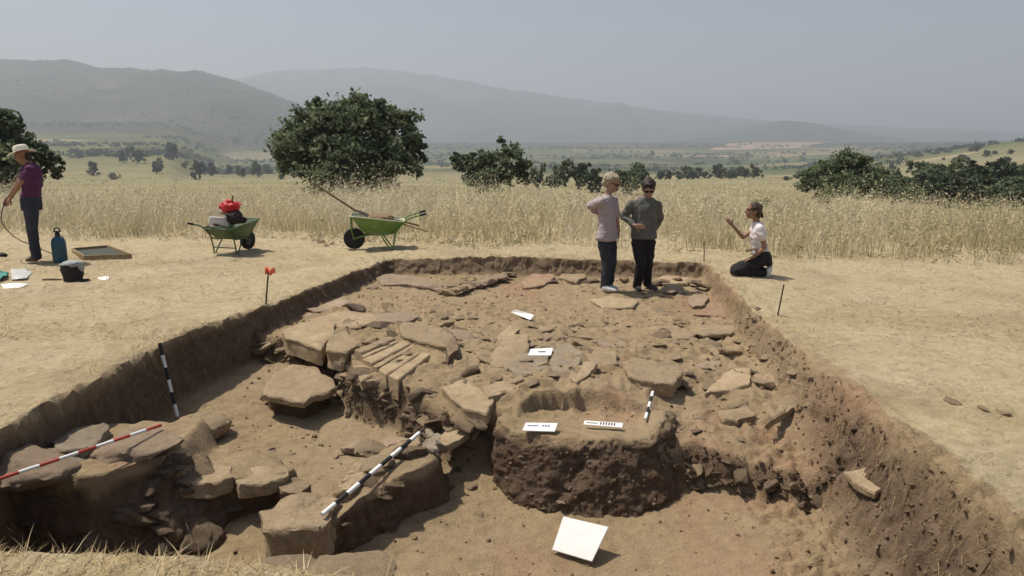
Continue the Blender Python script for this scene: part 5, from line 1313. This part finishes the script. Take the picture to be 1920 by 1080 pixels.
def plaid():
    t = NT('shirt_plaid'); ob = t.tc.outputs['Object']
    def wv(ax):
        w = t.n('ShaderNodeTexWave'); w.bands_direction = ax; w.inputs['Scale'].default_value = 16; w.inputs['Distortion'].default_value = 2.5; t.l(ob, w.inputs['Vector']); return w.outputs['Fac']
    s1 = t.ramp(wv('Z'), [(0.45, (0, 0, 0)), (0.8, (1, 1, 1))]); s2 = t.ramp(wv('X'), [(0.45, (0, 0, 0)), (0.8, (1, 1, 1))])
    c = t.mix(t.math('MULTIPLY', s1, .55), (0.42, 0.36, 0.355), (0.25, 0.21, 0.23)); c = t.mix(t.math('MULTIPLY', s2, .5), c, (0.30, 0.23, 0.26))
    M['shirt_plaid'] = t.done(c, .9, t.bump(t.noise(60, 3), .2, .004))
plaid()
def remesh(mb, name, mat, parent, voxel=.011, it=6, wrinkle=0.0, wf=13, seed=1):
    me = bpy.data.meshes.new('tmp'); me.from_pydata([tuple(v) for v in mb.v], [], mb.f); me.update()
    bm = bmesh.new(); bm.from_mesh(me); bmesh.ops.recalc_face_normals(bm, faces=bm.faces); bm.to_mesh(me); bm.free()
    o = bpy.data.objects.new('tmp', me); COL.objects.link(o)
    m1 = o.modifiers.new('r', 'REMESH'); m1.mode = 'VOXEL'; m1.voxel_size = voxel; m1.use_smooth_shade = True
    m2 = o.modifiers.new('s', 'SMOOTH'); m2.factor = .5; m2.iterations = it
    out = bpy.data.meshes.new_from_object(o.evaluated_get(bpy.context.evaluated_depsgraph_get())); bpy.data.objects.remove(o)
    if wrinkle:
        n = len(out.vertices); v = np.empty(n * 3, np.float32); nn = np.empty(n * 3, np.float32)
        out.vertices.foreach_get('co', v); out.vertices.foreach_get('normal', nn); v = v.reshape(-1, 3); nn = nn.reshape(-1, 3)
        d = fbm(v * np.array([wf, wf, wf * .55]) + seed * 7, 3, seed) * wrinkle + np.clip(ridged(v * np.array([wf * .7, wf * .7, wf]) + seed, 2, seed + 2), 0, 1) * wrinkle * .7
        v = v + nn * d[:, None]; out.vertices.foreach_set('co', v.astype(np.float32).ravel()); out.update()
    for p_ in out.polygons: p_.use_smooth = True
    out.name = name; out.materials.clear(); return obj(name, out, M[mat], parent)
def sections(mb, secs, n=20):
    """secs: (centre, half width, half depth, side vector); a closed torso or skirt shape"""
    rings = []
    for c, a, b, sd in secs:
        sd = Vector(sd).normalized(); fw_ = Vector((0, 0, 1)).cross(sd).normalized(); c = Vector(c)
        rings.append([c + sd * a * math.cos(2 * math.pi * k / n) + fw_ * b * math.sin(2 * math.pi * k / n) for k in range(n)])
    loft(mb, rings, True, True)
def head_parts(mb, c, fwd, scale=1.0):
    f = Vector(fwd).normalized(); up = Vector((0, 0, 1)); sd = f.cross(up).normalized(); up = sd.cross(f).normalized()
    m = Matrix((sd, f, up)).transposed(); c = Vector(c); s = scale
    L = lambda x, y, z: c + m @ Vector((x * s, y * s, z * s))
    mb.ball(L(0, -.012, .03), (.077 * s, .095 * s, .088 * s), m, 3); mb.ball(L(0, .022, -.03), (.062 * s, .072 * s, .08 * s), m, 3)
    mb.ball(L(0, .05, -.085), (.036 * s, .032 * s, .028 * s), m, 2); mb.limb(L(0, .088, .012), L(0, .108, -.026), .009 * s, .015 * s, 8)
    mb.ball(L(0, .085, -.056), (.026 * s, .014 * s, .010 * s), m, 2); mb.ball(L(0, .082, .03), (.055 * s, .016 * s, .012 * s), m, 2)
    for q in (-1, 1): mb.ball(L(q * .078, -.01, -.005), (.010 * s, .02 * s, .032 * s), m, 2)
    return L, m
def hand(mb, wrist, d, nrm, curl=.35, s=1.0, thumb=1):
    d = Vector(d).normalized(); nrm = Vector(nrm); nrm = (nrm - d * nrm.dot(d)).normalized(); sd = d.cross(nrm); w = Vector(wrist)
    m = Matrix((sd, d, nrm)).transposed()
    mb.ball(w + d * .05 * s, (.042 * s, .055 * s, .018 * s), m, 2)
    for k, (x, L) in enumerate(((-.030, .066), (-.010, .078), (.011, .073), (.031, .056))):
        p0 = w + d * .088 * s + sd * x * s; cur = d.copy()
        for j, fr in enumerate((.45, .32, .23)):
            cur = (cur + nrm * curl * (.5 + .35 * j)).normalized(); p1 = p0 + cur * L * fr * s
            mb.limb(p0, p1, (.0095 - .001 * j) * s, (.009 - .001 * j) * s, 8); p0 = p1
    p0 = w + d * .03 * s - sd * thumb * .036 * s; p1 = p0 + (d * .7 - sd * thumb * .8 + nrm * .3).normalized() * .036 * s; p2 = p1 + (d * .95 - sd * thumb * .25 + nrm * .35).normalized() * .03 * s
    mb.limb(p0, p1, .013 * s, .011 * s, 8); mb.limb(p1, p2, .011 * s, .009 * s, 8)
def shoe(name, heel, toe, mat, parent, h=.075, w=.045, sole=None):
    heel, toe = Vector(heel), Vector(toe); d = (toe - heel); L = d.length; f = d.normalized(); up = Vector((0, 0, 1)); sd = f.cross(up).normalized()
    mb = MB(); mb.ball(heel + f * .035 + up * (h * .55), (w * .85, w * .9, h * .6), None, 2); mb.limb(heel + f * .04 + up * .035, heel + f * (L * .55) + up * .034, w * .8, w * .86, 12); mb.limb(heel + f * (L * .55) + up * .032, toe - f * .035 + up * .026, w * .85, w * .62, 12)
    mb.limb(heel + f * .05 + up * h * .9, heel + f * (L * .5) + up * .045, w * .75, w * .6, 10)
    for i in range(len(mb.v)):
        v = mb.v[i]; base = heel.z + (toe.z - heel.z) * 0; mb.v[i] = (v[0], v[1], max(v[2], base + .004))
    return remesh(mb, name, mat, parent, .009, 3)
def eyes(L, e, s=1.0):
    for q in (-1, 1):
        mb = MB(); mb.ball(L(q * .031, .083, .006), .0105 * s, None, 2); mb.build('eye', M['hair_dark'], e)

def make(B, label):
    e = empty('person', B, label, 'person'); k = Vector(B)
    return e, (lambda px, py, dy=0.0: PD(px, py, k.y + dy) - k)

# ---- person in the white hat, at the left edge
B = PG(72, 494); B.z = zat(B.x, B.y)
e, J = make(B, 'person in a white sun hat and purple shirt standing sideways at the left edge')
S = .19
mb = MB(); L, hm_ = head_parts(mb, J(42, 292), (-1, -.12, -.22), 1.06)
mb.limb(J(54, 308), J(46, 299), .056, .052)
for s_, el, wr in ((-1, (37, 345, -.24), (20, 372, -.10)), (1, (33, 343, .22), (16, 370, .08))):
    sh, ell, w = J(57, 317, s_ * .17), J(*el), J(*wr)
    mb.limb(sh, ell, .047, .037); mb.limb(ell, w, .037, .024); hand(mb, w, J(6, 390, s_ * .05) - w, (.5, -s_, -.3), .8, 1.0, s_)
mb.limb(J(57, 318), J(58, 370), .10, .11)
remesh(mb, 'body', 'skin_tan', e, .0075, 3); eyes(L, e)
mb = MB(); sx = (0, 1, 0)
sections(mb, [(J(57, 306), .07, .06, sx), (J(58, 312), .16, .085, sx), (J(59, 322), .195, .115, sx), (J(60, 338), .185, .12, sx), (J(60, 355), .17, .112, sx), (J(58, 372), .175, .118, sx), (J(58, 380), .178, .12, sx)])
for s_ in (-1, 1): mb.limb(J(57, 316, s_ * .165), J(46, 333, s_ * .21), .07, .066)
remesh(mb, 'shirt', 'shirt_purple', e, .011, 4, .016, 12, 3)
mb = MB(); sections(mb, [(J(58, 368), .178, .121, sx), (J(59, 380), .182, .125, sx), (J(60, 394), .18, .125, sx)])
for s_ in (-1, 1):
    mb.limb(J(58, 388, s_ * .09), J(60, 430, s_ * .095), .105, .078); mb.limb(J(60, 430, s_ * .095), J(68 + s_, 480, s_ * .1), .078, .062)
remesh(mb, 'trousers', 'trouser_navy', e, .012, 5, .012, 12, 4)
for s_ in (-1, 1):
    h = J(76 + s_ * 3, 494, s_ * .1); h.z = 0; t_ = J(51 + s_ * 3, 494, s_ * .11); t_.z = 0; shoe('boot', h, t_, 'boot_brown', e, .12, .05)
mb = MB(); hc = L(0, -.005, .055); rot = hm_
prof = [(.205, -.012), (.20, .0), (.15, .012), (.108, .016), (.105, .05), (.098, .085), (.075, .105), (.03, .112), (.004, .112)]
n = 36; vs, fs = [], []
for r_, h_ in prof:
    for k in range(n):
        a = 2 * math.pi * k / n; wv = .022 * math.sin(2 * a + .6) * max(0, (r_ - .11) / .1); vs.append(hc + rot @ Vector((r_ * math.cos(a) * .92, r_ * math.sin(a), h_ + wv)))
for i in range(len(prof) - 1):
    for k in range(n): fs.append((i * n + k, i * n + (k + 1) % n, (i + 1) * n + (k + 1) % n, (i + 1) * n + k))
mb.add(vs, fs); o = mb.build('hat', M['hat_cloth'], e, True, 60); sd_ = o.modifiers.new('t', 'SOLIDIFY'); sd_.thickness = .006
mb = MB(); mb.ball(L(0, -.07, -.02), (.065, .045, .085), hm_, 3); remesh(mb, 'hair', 'hair_dark', e, .009, 2, .008, 25)
# the thin hose the person holds
mb = MB(); pts = [J(9, 380, -.02), J(3, 398, -.05), J(2, 414, 0.0), J(10, 428, .1), J(24, 442, .2), J(40, 452, .3), J(56, 458, .4)]; pts.append(Vector((pts[-1].x + .15, pts[-1].y + .3, .01)))
pts = [p_ + Vector(B) for p_ in pts]; mb.tube([p_ - pts[0] for p_ in pts], .007, 7); o = mb.build('thin_hose', M['rubber'], None); o.location = pts[0]; tag(o, 'thin dark hose hanging from the hand of the person in the hat', 'hose')

# ---- woman-height figure in the pink plaid shirt
B = P(1137, 545, -.33); B.z = zat(B.x, B.y) + .005
e, J = make(B, 'person with short fair hair, pink plaid shirt and dark trousers standing in the trench')
fw_ = Vector((.86, -.5, 0)); sx = Vector((.5, .86, 0)); sx3 = tuple(sx)
mb = MB(); L, hm_ = head_parts(mb, J(1147, 343), (.80, -.5, -.35), 1.13)
mb.limb(J(1139, 368), J(1144, 354), .052, .05)
shn, shf = J(1127, 378, -.14), J(1150, 377, .12)
el, w = J(1105, 388, .10), J(1123, 402, .22); mb.limb(shn, el, .045, .036); mb.limb(el, w, .035, .024); hand(mb, w, Vector((.7, .1, -.4)), (0, -1, .2), .3, .95, 1)
el, w = J(1157, 410, .08), J(1160, 434, .02); mb.limb(shf, el, .043, .034); mb.limb(el, w, .034, .023); hand(mb, w, Vector((.05, -.05, -1)), (-1, .2, 0), .4, .95, -1)
mb.limb(J(1138, 386), J(1140, 436), .08, .09)
remesh(mb, 'body', 'skin', e, .0075, 3)
mb = MB(); sections(mb, [(J(1138, 365), .06, .055, sx3), (J(1138, 370), .155, .075, sx3), (J(1137, 382), .19, .105, sx3), (J(1138, 398), .175, .118, sx3), (J(1139, 415), .16, .118, sx3), (J(1139, 432), .178, .135, sx3), (J(1138, 446), .188, .148, sx3), (J(1138, 450), .186, .146, sx3)])
mb.limb(shn, J(1108, 386, .06), .07, .06); mb.limb(J(1108, 386, .06), J(1114, 394, .15), .06, .052); mb.limb(shf, J(1156, 402, .1), .066, .058)
remesh(mb, 'shirt', 'shirt_plaid', e, .011, 4, .018, 11, 5)
mb = MB(); sections(mb, [(J(1139, 441), .15, .108, sx3), (J(1139, 454), .165, .122, sx3)])
for s_, hp, kn, an in ((-1, (1134, 456, -.05), (1139, 492, -.07), (1134, 536, -.05)), (1, (1143, 456, .06), (1146, 492, .05), (1140, 534, .08))):
    mb.limb(J(*hp), J(*kn), .105, .078); mb.limb(J(*kn), J(*an), .078, .066)
remesh(mb, 'trousers', 'jeans', e, .011, 4, .016, 12, 6)
for s_, x0, dy in ((-1, 1129, -.07), (1, 1132, .08)):
    h = J(x0, 545, dy); h.z = 0; t_ = h + fw_ * .24; shoe('shoe', h, t_, 'shoe_white', e, .07, .045)
mb = MB(); mb.ball(L(0, -.025, .045), (.099, .111, .096), hm_, 3); mb.ball(L(0, -.06, -.01), (.088, .068, .085), hm_, 3); mb.ball(L(.02, .05, .095), (.05, .035, .025), hm_, 2)
remesh(mb, 'hair', 'hair_blond', e, .008, 2, .016, 22, 4)
mb = MB()
for q in (-1, 1): mb.ball(L(q * .034, .094, .008), (.029, .008, .020), hm_, 2); mb.tube([L(q * .06, .085, .012), L(q * .078, .0, .012)], .004, 6)
mb.tube([L(-.01, .1, .012), L(.01, .1, .012)], .004, 6); mb.build('sunglasses', M['lens'], e)

# ---- figure in the grey sweater
B = P(1204, 541, -.33); B.z = zat(B.x, B.y) + .005
e, J = make(B, 'person with dark hair, grey sweater and black trousers, hand on hip, standing in the trench')
sx3 = (1, .12, 0); fw_ = Vector((-.12, -1, 0))
mb = MB(); L, hm_ = head_parts(mb, J(1216, 354, -.04), (-.05, -1, -.45), 1.14)
mb.limb(J(1211, 372), J(1214, 360), .054, .05)
sl_, sr_ = J(1185, 384), J(1233, 384)
el, w = J(1170, 406, .05), J(1190, 423, -.14); mb.limb(sl_, el, .046, .037); mb.limb(el, w, .036, .024); hand(mb, w, Vector((.9, -.15, -.1)), (0, 1, 0), .3, .95, 1)
el, w = J(1236, 410, .10), J(1226, 430, .17); mb.limb(sr_, el, .046, .037); mb.limb(el, w, .036, .024); hand(mb, w, Vector((-.8, .1, -.3)), (0, -1, 0), .4, .95, 1)
mb.limb(J(1210, 392), J(1207, 436), .08, .09); remesh(mb, 'body', 'skin', e, .0075, 3)
mb = MB(); sections(mb, [(J(1211, 369), .06, .055, sx3), (J(1210, 374), .15, .08, sx3), (J(1209, 386), .20, .115, sx3), (J(1209, 402), .19, .135, sx3), (J(1208, 420), .185, .14, sx3), (J(1207, 436), .185, .14, sx3), (J(1207, 447), .185, .14, sx3)])
for a, b, c in ((sl_, J(1170, 406, .05), J(1186, 420, -.10)), (sr_, J(1236, 410, .10), J(1228, 427, .15))): mb.limb(a, b, .066, .056); mb.limb(b, c, .055, .042)
remesh(mb, 'sweater', 'sweater_grey', e, .011, 4, .018, 10, 8)
mb = MB(); sections(mb, [(J(1207, 438), .155, .108, sx3), (J(1206, 452), .175, .128, sx3)])
for hp, kn, an in (((1197, 456, -.02), (1202, 496, -.06), (1194, 535, .0)), ((1216, 456, .03), (1214, 492, .04), (1213, 531, .12))):
    mb.limb(J(*hp), J(*kn), .108, .074); mb.limb(J(*kn), J(*an), .074, .055)
remesh(mb, 'trousers', 'trouser_black', e, .011, 4, .015, 12, 9)
for x0, dy, dx in ((1194, .04, -.04), (1214, .16, .06)):
    h = J(x0, 541, dy); h.z = 0; shoe('shoe', h, h + Vector((dx + .05, -.23, 0)), 'shoe_dark', e, .075, .047)
mb = MB(); mb.ball(L(0, -.022, .05), (.102, .113, .094), hm_, 3); mb.ball(L(0, -.05, -.0), (.099, .08, .09), hm_, 3); mb.ball(L(0, .06, .088), (.06, .03, .022), hm_, 2)
remesh(mb, 'hair', 'hair_dark', e, .008, 2, .014, 22, 5)
mb = MB()
for q in (-1, 1): mb.ball(L(q * .034, .094, .008), (.030, .008, .021), hm_, 2); mb.tube([L(q * .06, .085, .012), L(q * .08, .0, .012)], .004, 6)
mb.tube([L(-.01, .1, .012), L(.01, .1, .012)], .004, 6); mb.build('sunglasses', M['lens'], e)

# ---- kneeling figure with the raised hand
B = PG(1410, 517); B.z = zat(B.x, B.y)
e, J = make(B, 'person in a white t-shirt kneeling on the straw with one hand raised')
sx3 = (0, 1, 0)
mb = MB(); L, hm_ = head_parts(mb, J(1412, 395), (-1, -.1, .02), 1.06)
mb.limb(J(1420, 418), J(1415, 404), .048, .046)
shn, shf = J(1425, 430, -.16), J(1416, 430, .16)
el, w = J(1393, 445, .14), J(1374, 423, .06); mb.limb(shf, el, .040, .032); mb.limb(el, w, .032, .021); hand(mb, w, J(1357, 404, .02) - w, (.4, -.8, .4), -.12, .95, -1)
el, w = J(1434, 464, -.17), J(1413, 482, -.16); mb.limb(shn, el, .040, .032); mb.limb(el, w, .032, .021); hand(mb, w, J(1396, 490, -.12) - w, (-.2, .1, -1), .25, .95, 1)
mb.limb(J(1422, 432), J(1428, 472), .09, .10); remesh(mb, 'body', 'skin_tan', e, .0075, 3); eyes(L, e, .95)
mb = MB(); sections(mb, [(J(1420, 416), .055, .05, sx3), (J(1421, 420), .14, .07, sx3), (J(1421, 430), .175, .095, sx3), (J(1421, 444), .165, .105, sx3), (J(1423, 458), .15, .098, sx3), (J(1427, 472), .158, .105, sx3), (J(1428, 478), .16, .108, sx3)])
mb.limb(shn, J(1430, 444, -.18), .062, .056); mb.limb(shf, J(1408, 438, .17), .06, .056)
remesh(mb, 't_shirt', 'shirt_white', e, .011, 4, .015, 11, 10)
mb = MB(); sections(mb, [(J(1428, 470), .162, .112, sx3), (J(1430, 484), .18, .135, sx3), (J(1431, 496), .17, .125, sx3)])
for s_ in (-1, 1):
    kn = J(1379, 508, s_ * .11); kn.z = .085; mb.limb(J(1426, 488, s_ * .09), kn, .10, .075); an = J(1432, 512, s_ * .1); an.z = .06; mb.limb(kn, an, .075, .052)
remesh(mb, 'trousers', 'trouser_black', e, .011, 4, .015, 12, 11)
for s_ in (-1, 1):
    h = J(1442, 514, s_ * .1); t_ = J(1432, 516, s_ * .1); mb = MB(); hl = Vector((h.x, h.y, .115)); mb.limb(hl, Vector((t_.x + .05, t_.y, .035)), .042, .036); mb.limb(Vector((t_.x - .02, t_.y, .05)), Vector((t_.x + .08, t_.y, .03)), .036, .03); remesh(mb, 'shoe', 'shoe_white', e, .009, 3)
mb = MB(); mb.ball(L(0, -.025, .035), (.094, .106, .092), hm_, 3); mb.ball(L(0, -.06, -.03), (.082, .06, .088), hm_, 3); mb.limb(L(0, -.11, -.02), L(0, -.14, -.09), .028, .018, 8)
remesh(mb, 'hair', 'hair_brown', e, .008, 2, .010, 25, 6)
a = J(1418, 470, -.10) + Vector(B); b = J(1399, 467, -.14) + Vector(B); mb = MB(); mb.box((0, 0, 0), (.16, .11, .012), Matrix.Rotation(-.2, 3, 'Y'), .003); o = mb.build('notebook', M['boot_brown'], None); o.location = (a + b) / 2; tag(o, 'brown notebook on the lap of the kneeling person', 'notebook')
